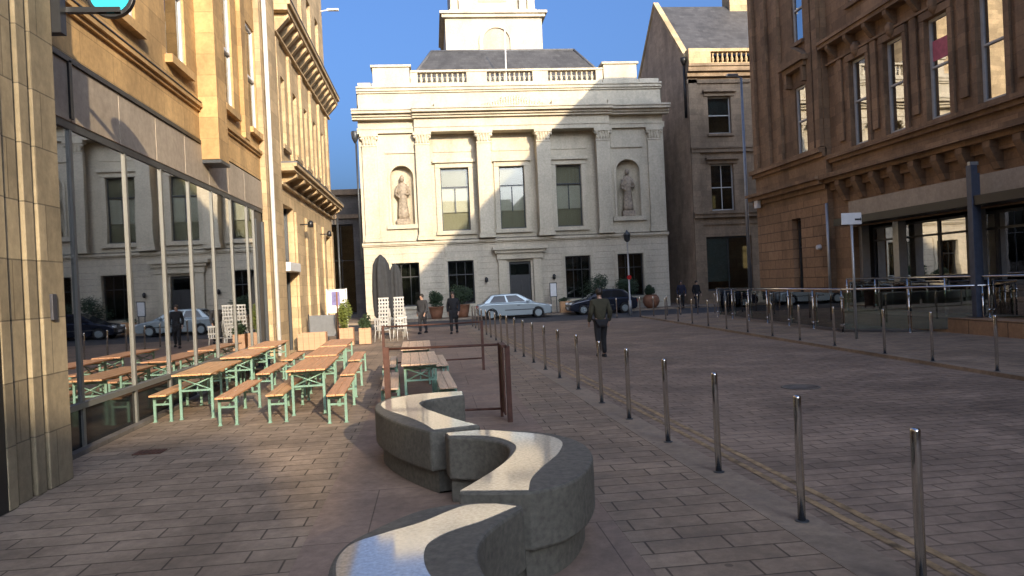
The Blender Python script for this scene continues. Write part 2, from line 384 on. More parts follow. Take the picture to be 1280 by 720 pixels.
# --- building A: glass shopfront with ochre stone over
A = thing('shop_building', 'ochre stone building with long grey-framed glass shopfront', 'building', (-4.8, 16, 0))
A0, A1 = 9.1, 24.6
up = [(9.8, 10.9), (12.05, 13.15), (14.6, 15.75), (18.3, 19.45), (20.9, 22.0)]
holes = [(a, b, 6.62, 9.6) for a, b in up]+[(a, b, 10.9, 13.2) for a, b in up]
MB().wall(LB, A0, A1, 5.32, 18, holes, .14).build('wall', 'ochre', A)
shell(A, 'ochre2', -13, -4.81, A0, A1, 18, ('x1',))
MB().box(-13, -5, A0+.05, A1-.05, 4.5, 4.6).box(-10, -9.9, A0+.05, A1-.05, .0, 4.5).build('interior', 'intr', A)
MB().box(-9.9, -4.95, A0+.05, A1-.3, .02, .1).build('interior_floor', 'intr', A)
for (a, b) in up:
    window(A, LB, a, b, 6.62, 9.6, .07, 'white', 'glass', .5, False, .08, 'ochre', ('blind', .55, 1, 'blind'))
    window(A, LB, a, b, 10.9, 13.2, .07, 'white', 'glass', .5, False, .08, 'ochre', ('blind', .55, 1, 'blind'))
band(A, 'cornice', 'ochre', LB, A0, A1, [(5.98, 6.05, .05), (6.05, 6.13, .10)])
band(A, 'dark_gutter', 'black', LB, A0, 16.3, [(6.13, 6.15, .115), (5.27, 5.345, .06)])
# fascia panels with joints
fj = [9.1, 10.62, 12.2, 13.75, 15.3, 16.85, 18.4, 19.95, 22.0]
for k, (a, b) in enumerate(zip(fj, fj[1:])):
    MB().fbox(LB, a+.012, b-.012, 4.47, 5.265, -.08, .03).build('fascia_panel', 'fascia', A, .004)
MB().fbox(LB, A0, 22, 4.4, 5.26, -.1, -.081).fbox(LB, A0, 22, 4.36, 4.465, -.06, .015).build('fascia_backing', 'dgrey', A)
MB().fbox(LB, 10.56, 10.64, 4.5, 5.3, .031, .06).build('sign_post', 'black', A)
# pilaster pier over the shopfront
MB().fbox(LB, 16.4, 17.15, 4.95, 17.6, .002, .40).build('pilaster', 'ochre', A, .01)
MB().fbox(LB, 16.42, 17.13, 4.88, 4.948, .01, .42).build('pilaster_base', 'dgrey', A)
MB().fbox(LB, 20.0, 20.5, 6.14, 17.6, .002, .12).build('pilaster', 'ochre', A, .01)
# glazing
mul = [9.2, 10.6, 12.4, 13.97, 15.5, 17.05, 18.6, 20.15, 20.9]
for y in mul: MB().fbox(LB, y-.035, y+.035, .06, 4.355, -.07, .02).build('mullion', 'mull', A)
MB().fbox(LB, 9.2, 20.9, .58, .66, -.07, .04).build('sill_rail', 'mull', A)
MB().fbox(LB, 9.2, 20.9, 0, .06, -.1, .12).build('base', 'darkstone', A)
for a, b in zip(mul, mul[1:]):
    MB().fbox(LB, a+.035, b-.035, .66, 4.355, -.022, -.01).build('pane', 'shopglass', A)
    MB().fbox(LB, a+.035, b-.035, .06, .58, -.03, -.012).build('spandrel_panel', 'carglass', A)
MB().fbox(LB, 20.935, 22.0, .02, 4.35, -.12, -.02).fbox(LB, 20.98, 21.06, .02, 4.1, -.02, .05).fbox(LB, 21.86, 21.95, .02, 4.1, -.02, .05).build('door', 'dgrey', A)
# end pier, drainpipe
MB().fbox(LB, 22.0, 24.3, 0, 17.6, .002, .16).build('pier', 'ochre2', A, .01)
MB().tube((-4.55, 22.3, .2), (-4.55, 22.3, 17.6), .065).build('drainpipe', 'white', A)
MB().fbox(LB, A0, A1, 17.9, 18.3, -.1, .45).fbox(LB, A0, A1, 17.6, 17.9, -.1, .25).build('cornice', 'ochre', A)

# --- building B: bracketed cornices
B = thing('corner_building', 'sandstone corner building with deep bracketed cornices, left of the street', 'building', (-4.8, 30, 0))
B0, B1 = 24.6, 37.0
bw = [25.3, 27.6, 29.9, 32.2, 34.5]
holes = [(a, a+1.05, 7.0, 9.4) for a in bw]+[(a, a+1.0, 12.2, 14.6) for a in bw]+[(24.95, 26.9, 0.02, 5.0), (34.9, 36.2, .02, 4.6)]
MB().wall(LB, B0, B1, 0, 19, holes, .35).build('wall', 'ochre2', B)
m = MB(); m.face([(-4.8, B1, 0), (-13, B1, 0), (-13, B1, 19), (-4.8, B1, 19)]); m.face([(-13, B1, 0), (-13, B0, 0), (-13, B0, 19), (-13, B1, 19)]); m.face([(-13, B0, 0), (-4.8, B0, 0), (-4.8, B0, 19), (-13, B0, 19)]); m.build('wall', 'ochre2', B)
MB().box(-13, -4.81, B0, B1, 18.7, 18.99).build('roof', 'lead', B)
for a in bw:
    window(B, LB, a, a+1.05, 7.0, 9.4, .25, 'sash', 'glass', .5, False, .07, 'ochre2'); window(B, LB, a, a+1.0, 12.2, 14.6, .25, 'sash', 'glass', .5, False, .07, 'ochre2')
def cornice(parent, mat, fr, u0, u1, v, proj, n, bh=.35, bwid=.22, h=.5):
    band(parent, 'cornice', mat, fr, u0, u1, [(v-h*.45, v-h*.2, proj*.85), (v-h*.2, v, proj)])
    band(parent, 'frieze_band', mat, fr, u0, u1, [(v-h*.45-bh-.14, v-h*.45-bh-.06, .13)])
    o = None
    for k in range(n):
        u = u0+(u1-u0)*(k+.5)/n
        if o is None:
            m = MB().fprism(Fr(fr(0, 0, 0), fr.W, fr.U), [(0, v-h*.45-.002), (proj*.8, v-h*.45-.002), (proj*.8, v-h*.45-.14), (.12, v-h*.45-bh), (0, v-h*.45-bh)], u-bwid/2, u+bwid/2)
            o = m.build('bracket', mat, parent); u_first = u
        else: copy_part(o, parent, fr.U*(u-u_first))
cornice(B, 'ochre2', LB, B0, B1+.4, 11.55, .62, 15, .55, .26, .75)
MB().fbox(LB, B0, B1+.4, 11.552, 11.60, -.2, .64).build('gutter', 'lead', B)
cornice(B, 'ochre2', LB, B0, B1+.3, 6.25, .60, 9, .3, .3, .55)
MB().fbox(LB, B0, B1+.3, 6.252, 6.30, -.2, .62).build('gutter', 'lead', B)
for a in [24.75]+[x-.7 for x in bw[1:]]+[36.2]:
    MB().fbox(LB, a, a+.42, 6.31, 10.4, .002, .1).build('pilaster', 'ochre2', B)
MB().fbox(LB, 24.95, 26.9, .02, 5.0, -.34, -.28).fbox(LB, 25.0, 25.1, .02, 5, -.28, -.2).fbox(LB, 25.9, 26, .02, 5, -.28, -.2).fbox(LB, 26.75, 26.85, .02, 5, -.28, -.2).build('shop_door', 'dgrey', B)
MB().fbox(LB, 25.1, 25.9, 3.2, 4.9, -.27, -.262).fbox(LB, 26.0, 26.75, 3.2, 4.9, -.27, -.262).build('pane', 'shopglass', B)
MB().fbox(LB, 24.96, 26.88, 2.75, 3.05, -.2, .18).build('awning_box', 'white', B, .02)
MB().fbox(LB, 34.9, 36.2, .02, 4.6, -.34, -.28).build('door', 'black', B)
for a in (26.98, 29.2, 31.4, 33.6, 36.3):
    MB().fbox(LB, a, a+.5, .0, 4.9, .002, .09).build('pier', 'ochre2', B, .01)
for a in (28.2, 33.2):
    MB().tube((-4.8, a, 4.55), (-4.45, a, 4.55), .025).lathe((-4.42, a, 4.43), [(.03, 0), (.1, .02), (.1, .2), (.04, .26)], 10).build('wall_lamp', 'black', B)
m = MB().tube((-4.8, 36.6, 15.6), (-4.35, 36.8, 15.75), .03).box(-4.5, -3.95, 36.75, 36.95, 15.72, 15.8); m.build('floodlight_arm', 'white', B)
MB().tube((-4.5, 36.9, .1), (-4.5, 36.9, 5.6), .05).build('downpipe', 'dgrey', B)
# --- dark building across the cross street at far left
D = thing('low_building', 'low sooty stone building beyond the cross street at left', 'building', (-11, 56, 0))
DF = Fr((0, 55, 0), (1, 0, 0), (0, -1, 0))
MB().wall(DF, -40, -4.9, 0, 9.4, [(-7.6, -5.6, .3, 6.9), (-11.2, -9, .3, 6.9), (-15, -13, .3, 6.9)], .5).build('wall', 'darkstone', D)
shell(D, 'darkstone', -40, -4.9, 55, 70, 9.4, ('y0',))
MB().box(-40, -9, 55.5, 69, 9.42, 24).build('hidden_reflected_wing', 'ochre2', D)  # unseen wing, added only to be mirrored in the right-hand windows
band(D, 'cornice', 'tan', DF, -40, -4.9, [(7.3, 7.6, .2), (9.0, 9.4, .35)])
for a in (-7.6, -11.2, -15): window(D, DF, a, a+2.1, .3, 6.9, .4, 'black', 'glass', .6, True, .1)

# ================================================================ THE HALL
H = thing('white_hall', 'cream painted classical hall with square clock-less tower closing the street', 'building', (5.6, 47, 0))
HF = Fr((0, 47, 0), (1, 0, 0), (0, -1, 0))
xl, xr = -4.2, 15.4
g_w = [(-2.5, -.8), (1.0, 2.65), (8.55, 10.2), (12.0, 13.7)]
door = (4.9, 6.3, .06, 3.4)
MB().wall(HF, xl, xr, 0, 4.7, [(a, b, .85, 3.6) for a, b in g_w]+[door], .3).build('ground_floor_wall', 'rust_cream', H)
u_w = [(.8, 2.6), (4.57, 6.2), (8.28, 9.95)]
nic = [(-2.35, -.92), (12.13, 13.7)]
HR = Fr((0, 47.55, 0), (1, 0, 0), (0, -1, 0))     # recessed centre
MB().wall(HR, -.2, 11.4, 4.95, 11.75, [(a, b, 5.56, 9.58) for a, b in u_w], .25).build('wall', 'cream', H)
for a, b, nc, u in ((xl, -.2, nic[0], -.2), (11.4, xr, nic[1], 11.4)):
    m = MB().wall(HF, a, b, 4.95, 12.9, [(*nc, 6.03, 9.72)], .55)
    m.face([HF(u, 4.95), HF(u, 12.9), HF(u, 12.9, -.56), HF(u, 4.95, -.56)]); m.build('wall', 'cream', H)
m = MB().fbox(HF, -.198, 11.398, 11.75, 12.9, -.56, 0); m.build('entablature', 'creamtrim', H)
shell(H, 'cream', xl, xr, 47.001, 64, 14.6, ('y0',))
# niches
for (a, b) in nic:
    r = (b-a)/2; c = (a+b)/2; vs = 9.72-r; m = MB()
    for sgn in (-1, 1):
        arc = [(c+sgn*r*sin(t), vs+r*cos(t)) for t in [pi/2*k/8 for k in range(9)]]
        m.fprism(HF, [(c+sgn*r, 9.72)]+arc[::1], -.2, -.0015)
    n = 12; V = []
    for k in range(n+1):
        t = pi*k/n; V.append((c-r*cos(t), r*.75*sin(t)))
    for (p, q) in zip(V, V[1:]): m.face([HF(p[0], 6.03, -p[1]-.05), HF(q[0], 6.03, -q[1]-.05), HF(q[0], 9.7, -q[1]-.05), HF(p[0], 9.7, -p[1]-.05)], True)
    m.face([HF(x, 6.035, -d-.05) for x, d in V])
    m.build('niche', 'creamtrim', H)
    m = MB(); ro = r+.14
    arc = [(c+ro*cos(t), vs+ro*sin(t)) for t in [pi*k/18 for k in range(19)]]; ari = [(c+(r+.01)*cos(t), vs+(r+.01)*sin(t)) for t in [pi*k/18 for k in range(19)]]
    for k in range(18): m.fprism(HF, [arc[k], arc[k+1], ari[k+1], ari[k]], .002, .08)
    m.fbox(HF, a-.14, a-.01, 6.03, vs, .002, .08).fbox(HF, b+.01, b+.14, 6.03, vs, .002, .08).fbox(HF, a-.3, b+.3, 5.75, 6.02, .002, .2)
    m.build('niche_surround', 'creamtrim', H)
    m = MB().fbox(HF, a-.25, b+.25, 10.5, 10.62, .002, .09).fbox(HF, a-.25, b+.25, 10.62, 11.3, .002, .03); m.build('panel', 'creamtrim', H)
# windows
for i, (a, b) in enumerate(u_w):
    wn = window(H, HR, a, b, 5.56, 9.58, .22, 'dgrey', 'hallglass', .70, False, .06, None, ('blind', .3, .68, 'blind'))
    MB().fbox(HR, (a+b)/2-.03, (a+b)/2+.03, 6.7, 8.3, -.27, -.19).build('mullion', 'dgrey', wn)
    MB().fbox(HR, a+.02, b-.02, 8.45, 9.56, -.40, -.39).build('curtain', 'curtain' , wn)
    MB().fbox(HR, a+.02, b-.02, 5.6, 6.72, -.40, -.39).build('curtain', 'curtain', wn)
    m = MB().fbox(HR, a-.32, a-.01, 5.56, 9.58, .002, .12).fbox(HR, b+.01, b+.32, 5.56, 9.58, .002, .12).fbox(HR, a-.32, b+.32, 9.6, 9.9, .002, .12).fbox(HR, a-.45, b+.45, 9.9, 10.1, .002, .28).fbox(HR, a-.38, b+.38, 5.3, 5.55, .002, .2)
    m.build('window_surround', 'creamtrim', H)
    MB().fbox(HR, a-.4, b+.4, 10.6, 11.4, .002, .05).build('panel', 'creamtrim', H)
for a, b in g_w:
    window(H, HF, a, b, .85, 3.6, .25, 'black', 'glass', .68, False, .07, 'creamtrim', None, 2)
    m = MB().fbox(HF, a-.2, a-.01, .86, 3.6, .002, .06).fbox(HF, b+.01, b+.2, .86, 3.6, .002, .06).fbox(HF, a-.2, b+.2, 3.61, 3.8, .002, .07); m.build('window_surround', 'creamtrim', H)
MB().box(xl+.1, xr-.1, 47.9, 48.0, .1, 4.6).build('interior', 'intr', H)
# door
dm = MB().fbox(HF, 4.92, 6.28, .06, 3.38, -.29, -.22)
for a in (5.0, 5.68):
    for v in (.25, 1.35): dm.fbox(HF, a, a+.52, v, v+.9, -.22, -.19)
do = dm.build('door', 'black', H); MB().fbox(HF, 5.0, 6.2, 2.55, 3.25, -.215, -.205).build('fanlight', 'glass', do)
MB().lathe(HF(5.78, 1.2, -.15), [(.01, 0), (.035, .02), (.01, .06)], 8).build('handle', 'steel', do)
m = MB().fbox(HF, 4.2, 4.75, .06, 3.55, .002, .22).fbox(HF, 6.45, 7.0, .06, 3.55, .002, .22).fbox(HF, 4.12, 7.1, 3.56, 3.95, .002, .3).fbox(HF, 4.0, 7.2, 3.95, 4.15, .002, .45).fbox(HF, 3.85, 7.35, 4.15, 4.35, .002, .62)
m.build('door_surround', 'creamtrim', H, .012)
MB().box(4.3, 6.9, 46.2, 46.99, .06, .2).build('doorstep', 'creamtrim', H)
for u in (3.4, 7.75):
    MB().tube(HF(u, 2.3, 0), HF(u, 2.3, .18), .02).lathe(HF(u, 2.16, .2), [(.05, 0), (.1, .05), (.11, .25), (.03, .33)], 8).build('wall_lantern', 'black', H)
# string course
band(H, 'string_course', 'creamtrim', HF, xl-.06, xr+.06, [(4.70, 4.78, .12), (4.78, 4.9, .2), (4.9, 4.952, .1)])
MB().fbox(HF, xl-.06, xr+.06, 4.953, 4.97, 0.0, .2).build('lead_flashing', 'lead', H)
m = MB().fbox(HF, .85, 1.0, 3.95, 4.69, .002, .12); m.build('downpipe_head', 'creamtrim', H)
# pilasters and columns
for i, (c, pr) in enumerate(((-3.55, .16), (-.25, .34), (3.6, .46), (7.4, .46), (11.3, .34), (14.75, .16))):
    m = MB()
    if 0 < i < 5 and i in (2, 3):
        yb = -.552
    else: yb = .002
    hw = .45
    m.fbox(HF, c-hw, c+hw, 5.35, 10.95, yb, pr).fbox(HF, c-hw-.08, c+hw+.08, 4.975, 5.2, yb, pr+.08).fbox(HF, c-hw-.04, c+hw+.04, 5.2, 5.35, yb, pr+.04)
    p = m.build('pilaster', 'cream', H, .02)
    m = MB().fbox(HF, c-hw-.02, c+hw+.02, 10.95, 11.05, yb, pr+.04).fbox(HF, c-hw+.03, c+hw-.03, 11.05, 11.5, yb, pr+.02).fbox(HF, c-hw-.12, c+hw+.12, 11.55, 11.748, yb, pr+.14)
    for k in range(5):
        uu = c-hw+.09+k*.18
        m.lathe(HF(uu, 11.05, pr+.0), [(.07, 0), (.06, .2), (.10, .42), (.12, .5)], 8)
    for sgn in (-1, 1): m.lathe(HF(c+sgn*(hw), 11.32, pr), [(.03, 0), (.12, .08), (.12, .18), (.03, .24)], 8)
    m.build('capital', 'creamtrim', p)
# entablature, cornice
band(H, 'architrave', 'creamtrim', HF, xl-.05, -.22, [(11.75, 12.0, .2), (12.0, 12.1, .24)])
band(H, 'architrave', 'creamtrim', HF, 11.42, xr+.05, [(11.75, 12.0, .2), (12.0, 12.1, .24)])
band(H, 'architrave', 'creamtrim', HF, -.7, 11.75, [(11.752, 12.02, .42), (12.02, 12.12, .47)])
band(H, 'frieze', 'creamtrim', HF, -.7, 11.75, [(12.12, 12.6, .38)])
band(H, 'cornice', 'creamtrim', HF, xl-.3, xr+.3, [(12.58, 12.72, .45), (12.72, 12.88, .58), (12.88, 13.05, .82), (13.05, 13.16, .9)])
band(H, 'cornice', 'creamtrim', HF, -.8, 11.9, [(12.6, 12.72, .6), (12.735, 12.88, .75), (12.89, 13.05, 1.0), (13.06, 13.17, 1.08)])
# attic
AF = Fr((0, 47.05, 0), (1, 0, 0), (0, -1, 0))
MB().fbox(AF, xl+.05, xr-.05, 13.1, 14.5, -.6, 0).build('attic_wall', 'cream', H)
band(H, 'attic_cornice', 'creamtrim', AF, xl, xr, [(14.3, 14.42, .1), (14.42, 14.6, .2), (14.6, 14.7, .28)])
for a, b, p_ in ((xl+.1, -.6, .22), (11.8, xr-.1, .22), (.6, 3.4, .35), (8.1, 10.8, .35)): MB().fbox(AF, a, b, 13.2, 13.61, .002, p_).build('attic_plinth', 'creamtrim', H)
# scroll cresting over centre
m = MB()
for k in range(24):
    u = 3.7+k*.167; h = .25+.55*math.exp(-((u-5.6)/.9)**2)+random.uniform(0, .15)
    m.lathe(AF(u, 13.18, .3), [(.05, 0), (.12, h*.35), (.08, h*.6), (.11, h*.85), (.02, h)], 7)
m.fbox(AF, 3.5, 7.7, 13.17, 13.3, .1, .45).fbox(AF, 4.9, 6.3, 13.2, 13.95, .05, .22)
m.build('carved_crest', 'creamtrim', H)
# corner blocks and balustrades
for a, b in ((-3.15, -.85), (11.65, 13.85)):
    MB().fbox(AF, a, b, 14.702, 15.95, -1.4, -.05).fbox(AF, a-.12, b+.12, 15.95, 16.1, -1.45, .05).fbox(AF, a-.08, b+.08, 14.702, 14.95, -1.42, .04).build('parapet_block', 'creamtrim', H, .015)
for a, b in ((xl+.1, -3.3), (14.0, xr-.1)):
    MB().fbox(AF, a, b, 14.702, 15.0, -1.0, -.03).build('parapet', 'creamtrim', H)
pedx = [(-.8, -.35), (2.75, 4.05), (7.0, 8.0), (11.15, 11.6)]
for a, b in pedx: MB().fbox(AF, a, b, 14.71, 15.62, -.55, -.1).build('pedestal', 'creamtrim', H)
m = MB().fbox(AF, -.8, 11.6, 15.62, 15.75, -.6, -.05).fbox(AF, -.8, 11.6, 14.702, 14.95, -.5, -.08); bal = m.build('balustrade', 'creamtrim', H)
bst = None
for a, b in ((-.3, 2.7), (4.1, 6.95), (8.05, 11.1)):
    nb = 9
    for k in range(nb):
        u = a+(b-a)*(k+.5)/nb
        if bst is None:
            bst = MB().lathe(AF(u, 14.952, -.32), [(.09, 0), (.09, .05), (.06, .1), (.115, .25), (.05, .48), (.08, .6), (.08, .668)], 8).build('baluster', 'creamtrim', bal); ub = u
        else: copy_part(bst, bal, (u-ub, 0, 0))
# roof
rz0, rz1 = 15.6, 18.15
ev = [(-.75, 48.4, rz0), (11.95, 48.4, rz0), (11.95, 62, rz0), (-.75, 62, rz0)]; rg = [(.65, 51.0, rz1), (10.55, 51.0, rz1), (10.55, 60, rz1), (.65, 60, rz1)]
m = MB().prism(ev, rg); m.build('slate_roof', 'slate', H)
m = MB()
for p, q in ((ev[0], rg[0]), (ev[1], rg[1]), (rg[0], rg[1])): m.tube(p, q, .09)
m.build('roof_ridge', 'lead', H)
MB().box(-.9, 12.1, 48.2, 62.2, 14.6, rz0-.01).build('roof_curb', 'creamtrim', H)
m = MB().tube((5.3, 47.3, 14.7), (5.35, 47.3, 18.3), .055, .035).lathe((5.35, 47.3, 18.3), [(.03, 0), (.08, .05), (.08, .12), (.02, .18)], 8); m.build('flagpole', 'white', H)
# tower
tx, ty = 5.62, 57+3.7; hw = 3.75
T1 = MB(); tf = Fr((0, 57, 0), (1, 0, 0), (0, -1, 0))
T1.box(tx-hw, tx+hw, 57, 57+2*hw, 14, 22.6)
tower = T1.build('tower', 'cream', H)
m = MB()
r = 1.05; vs = 20.75; ro = 1.35
arc = [(tx+.15+ro*cos(pi*k/18), vs+ro*sin(pi*k/18)) for k in range(19)]; ari = [(tx+.15+r*cos(pi*k/18), vs+r*sin(pi*k/18)) for k in range(19)]
for k in range(18): m.fprism(tf, [arc[k], arc[k+1], ari[k+1], ari[k]], .002, .14)
m.fbox(tf, tx+.15-ro, tx+.15-r, 18, vs, .002, .14).fbox(tf, tx+.15+r, tx+.15+ro, 18, vs, .002, .14); m.build('arch_surround', 'creamtrim', tower)
m = MB(); m.fprism(tf, ari+[(tx+.15-r, 18), (tx+.15+r, 18)], .003, .02); m.build('louvre_panel', 'fascia', tower)
m = MB().box(tx-hw-.25, tx+hw+.25, 56.75, 57+2*hw+.25, 22.6, 22.85).box(tx-hw-.4, tx+hw+.4, 56.6, 57+2*hw+.4, 22.85, 23.05); m.build('tower_cornice', 'creamtrim', tower)
MB().box(tx-3.25, tx+3.25, 57.5, 63.9, 23.05, 28).build('belfry', 'cream', tower)
m = MB()
for sx in (-3.0, -2.35, 2.35, 3.0): m.box(tx+sx-.28, tx+sx+.28, 57.2, 57.499, 23.3, 27.6)
m.box(tx-3.4, tx+3.4, 57.1, 57.497, 23.05, 23.3).box(tx-3.5, tx+3.5, 57.0, 64.1, 28, 28.5); m.build('belfry_pilasters', 'creamtrim', tower)
MB().fbox(tf, tx-1.1, tx+1.1, 24, 27, -.499, -.46).build('louvre_panel', 'fascia', tower)
MB().lathe((tx, ty, 28.5), [(2.8, 0), (2.6, 3.5), (2.9, 3.7), (2.0, 4.2), (1.7, 7), (1.9, 7.2), (.9, 8), (.05, 17)], 8).build('spire', 'creamtrim', tower)
# drain details at left edge of hall
m = MB().tube((-4.35, 46.95, 4), (-4.35, 46.95, 11.2), .06).lathe((-4.4, 46.95, 11.2), [(.06, 0), (.2, .3), (.24, .7), (.2, .75)], 6); m.build('downpipe', 'dgrey', H)

# ================================================================ right far building
K = thing('tan_building', 'tan stone block with tall gable and balustraded parapet right of the hall', 'building', (22, 50, 0))
KF = Fr((0, 47.5, 0), (1, 0, 0), (0, -1, 0))
kx0, kx1 = 17.4, 33
kw = [(18.72, 20.3), (22.6, 24.2), (26.4, 28), (30, 31.6)]
holes = [(a, b, 11.35, 13.82) for a, b in kw]+[(a, b, 6.23, 9.33) for a, b in kw]+[(18.2, 21.35, .9, 4.5), (22.3, 25.4, .9, 4.5)]
MB().wall(KF, kx0, kx1, 0, 15.9, holes, .3).build('wall', 'tan', K)
m = MB(); gx = kx0
m.face([(gx, 47.5, 0), (gx, 60.2, 0), (gx, 60.2, 16.5), (gx, 53.8, 22.2), (gx, 47.95, 16.6), (gx, 47.5, 15.9)])
m.build('gable_wall', 'gablestone', K)
MB().box(kx1, kx1+.2, 47.5, 60, 0, 16).build('wall', 'tan', K); MB().box(kx0+.02, kx1, 60, 60.2, 0, 16).build('wall', 'tan', K)
m = MB(); m.prism([(gx+.25, 47.9, 16.6), (gx+.25, 53.8, 22.15), (gx+.25, 60.2, 16.45)], [(kx1, 47.9, 16.6), (kx1, 53.8, 22.15), (kx1, 60.2, 16.45)]); m.build('slate_roof', 'slate', K)
m = MB()
for p, q in (((47.75, 16.5), (53.8, 22.3)), ((53.8, 22.3), (60.4, 16.4))):
    m.poly([(x, y, z+dz) for x in (gx-.08, gx+.32) for dz in (-.15, .18) for y, z in (p, q)], [(0, 1, 3, 2), (4, 6, 7, 5), (0, 4, 5, 1), (2, 3, 7, 6), (0, 2, 6, 4), (1, 5, 7, 3)])
m.build('gable_coping', 'ochre2', K)
m = MB().box(23.0, 26.5, 53.2, 54.6, 20.5, 24.5); m.build('chimney', 'ochre2', K)
band(K, 'cornice', 'tan', KF, kx0-.1, kx1, [(14.7, 14.95, .12), (15.1, 15.4, .3), (15.4, 15.7, .55), (15.7, 15.85, .65)])
band(K, 'string_course', 'tan', KF, kx0, kx1, [(10.1, 10.35, .18), (10.35, 10.45, .25)])
band(K, 'string_course', 'tan', KF, kx0, kx1, [(5.3, 5.6, .1), (5.75, 6.0, .3), (6.0, 6.1, .4)])
for a, b in kw:
    window(K, KF, a, b, 11.35, 13.82, .25, 'sash', 'glass', .5, False, .08, 'tan', ('blind', .5, 1, 'blueblind')); window(K, KF, a, b, 6.23, 9.33, .25, 'sash', 'glass', .5, True, .08, 'tan', ('blind', .62, 1, 'blueblind'))
    for v in (13.84, 9.35):
        MB().fbox(KF, a-.25, b+.25, v, v+.25, .002, .1).fbox(KF, a-.35, b+.35, v+.25, v+.4, .002, .3).build('window_head', 'tan', K)
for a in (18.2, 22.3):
    wk = window(K, KF, a, a+3.12, .9, 4.5, .25, 'dgrey', 'hallglass', 0, True, .1); MB().fbox(KF, a+.1, a+1.7, 1.5, 4.4, -.4, -.39).build('sky_reflection_panel', 'teal', wk)  # teal panel behind the left pane paints in the sky's reflection
m = MB().fbox(KF, 17.45, 18.95, 15.86, 16.95, -.4, .3).fbox(KF, 18.95, kx1, 16.75, 16.95, -.3, .25).fbox(KF, 18.95, kx1, 15.86, 16.02, -.3, .25); bal = m.build('balustrade', 'ochre2', K)
b0 = None
for k in range(26):
    u = 19.2+k*.33
    if b0 is None: b0 = MB().lathe(KF(u, 16.022, 0), [(.1, 0), (.06, .1), (.12, .25), (.05, .5), (.09, .726)], 7).build('baluster', 'ochre2', bal)
    else: copy_part(b0, bal, (u-19.2, 0, 0))
m = MB().fbox(KF, 17.4, 18.0, 0, 15, .002, .12); m.build('pilaster', 'tan', K)
m = MB().tube((kx0-.1, 47.8, 12.5), (kx0-.1, 47.8, 16.3), .09).lathe((kx0-.12, 47.75, 16.0), [(.1, 0), (.22, .3), (.22, .5)], 6); m.build('downpipe', 'black', K)

# ================================================================ RIGHT BUILDING
RBd = thing('brown_building', 'dark brown Victorian sandstone block with tall sash windows on the right', 'building', (16, 20, 0))
RB = Fr((16, 0, 0), (0, 1, 0), (-1, 0, 0))
r0_, r1_ = -14, 34.3
wy = [25.78, 23.66, 21.5, 19.3, 17.1, 14.9, 12.7, 10.5]
hw = .52
holes = [(y-hw, y+hw, 6.55, 9.75) for y in wy]+[(y-hw, y+hw, 11.9, 14.6) for y in wy]+[(12.0, 26.6, .05, 3.55)]
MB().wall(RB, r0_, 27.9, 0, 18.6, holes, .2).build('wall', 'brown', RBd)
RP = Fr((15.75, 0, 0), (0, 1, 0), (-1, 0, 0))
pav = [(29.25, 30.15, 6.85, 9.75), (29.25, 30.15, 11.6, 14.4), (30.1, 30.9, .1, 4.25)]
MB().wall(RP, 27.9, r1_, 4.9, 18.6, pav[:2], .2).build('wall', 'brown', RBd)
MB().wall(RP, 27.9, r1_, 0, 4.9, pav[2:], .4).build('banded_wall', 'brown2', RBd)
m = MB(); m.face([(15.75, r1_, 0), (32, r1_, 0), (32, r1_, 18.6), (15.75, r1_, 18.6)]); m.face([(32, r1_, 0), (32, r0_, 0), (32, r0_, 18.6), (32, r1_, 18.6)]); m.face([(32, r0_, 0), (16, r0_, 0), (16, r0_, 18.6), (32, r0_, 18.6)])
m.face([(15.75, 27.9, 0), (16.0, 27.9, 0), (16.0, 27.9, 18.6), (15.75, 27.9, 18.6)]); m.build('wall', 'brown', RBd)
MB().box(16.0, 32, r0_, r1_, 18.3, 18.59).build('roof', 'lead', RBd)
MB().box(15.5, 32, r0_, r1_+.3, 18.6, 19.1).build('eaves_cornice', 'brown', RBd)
# inner dark back wall of upper floors
MB().box(20, 20.1, r0_+.1, r1_-.1, 4.6, 18.2).box(16.5, 20, r0_+.1, r1_-.1, 4.62, 4.7).build('interior', 'intr', RBd)
for i, y in enumerate(wy):
    wn = window(RBd, RB, y-hw, y+hw, 6.55, 9.75, .10, 'sash', 'rglass', .52, False, .09, 'brown')
    window(RBd, RB, y-hw, y+hw, 11.9, 14.6, .10, 'sash', 'rglass', .52, False, .09, 'brown')
    if i == 2: MB().fbox(RB, y-hw+.1, y+hw-.1, 8.42, 9.05, -.118, -.112).build('pink_panel', 'pink', wn)  # flat pink panel just in front of the upper pane
    # surround + little hood
    m = MB().fbox(RB, y-hw-.2, y-hw-.01, 6.5, 9.75, .002, .1).fbox(RB, y+hw+.01, y+hw+.2, 6.5, 9.75, .002, .1).fbox(RB, y-hw-.2, y+hw+.2, 9.76, 10.0, .002, .12)
    m.lathe(RB(y, 9.78, .1), [(.05, 0), (.16, .15), (.2, .4), (.1, .55)], 8)
    m.build('window_surround', 'brown', RBd)
for (a, b, c, d) in pav[:2]:
    window(RBd, RP, a, b, c, d, .10, 'sash', 'rglass', .5, False, .09, 'brown')
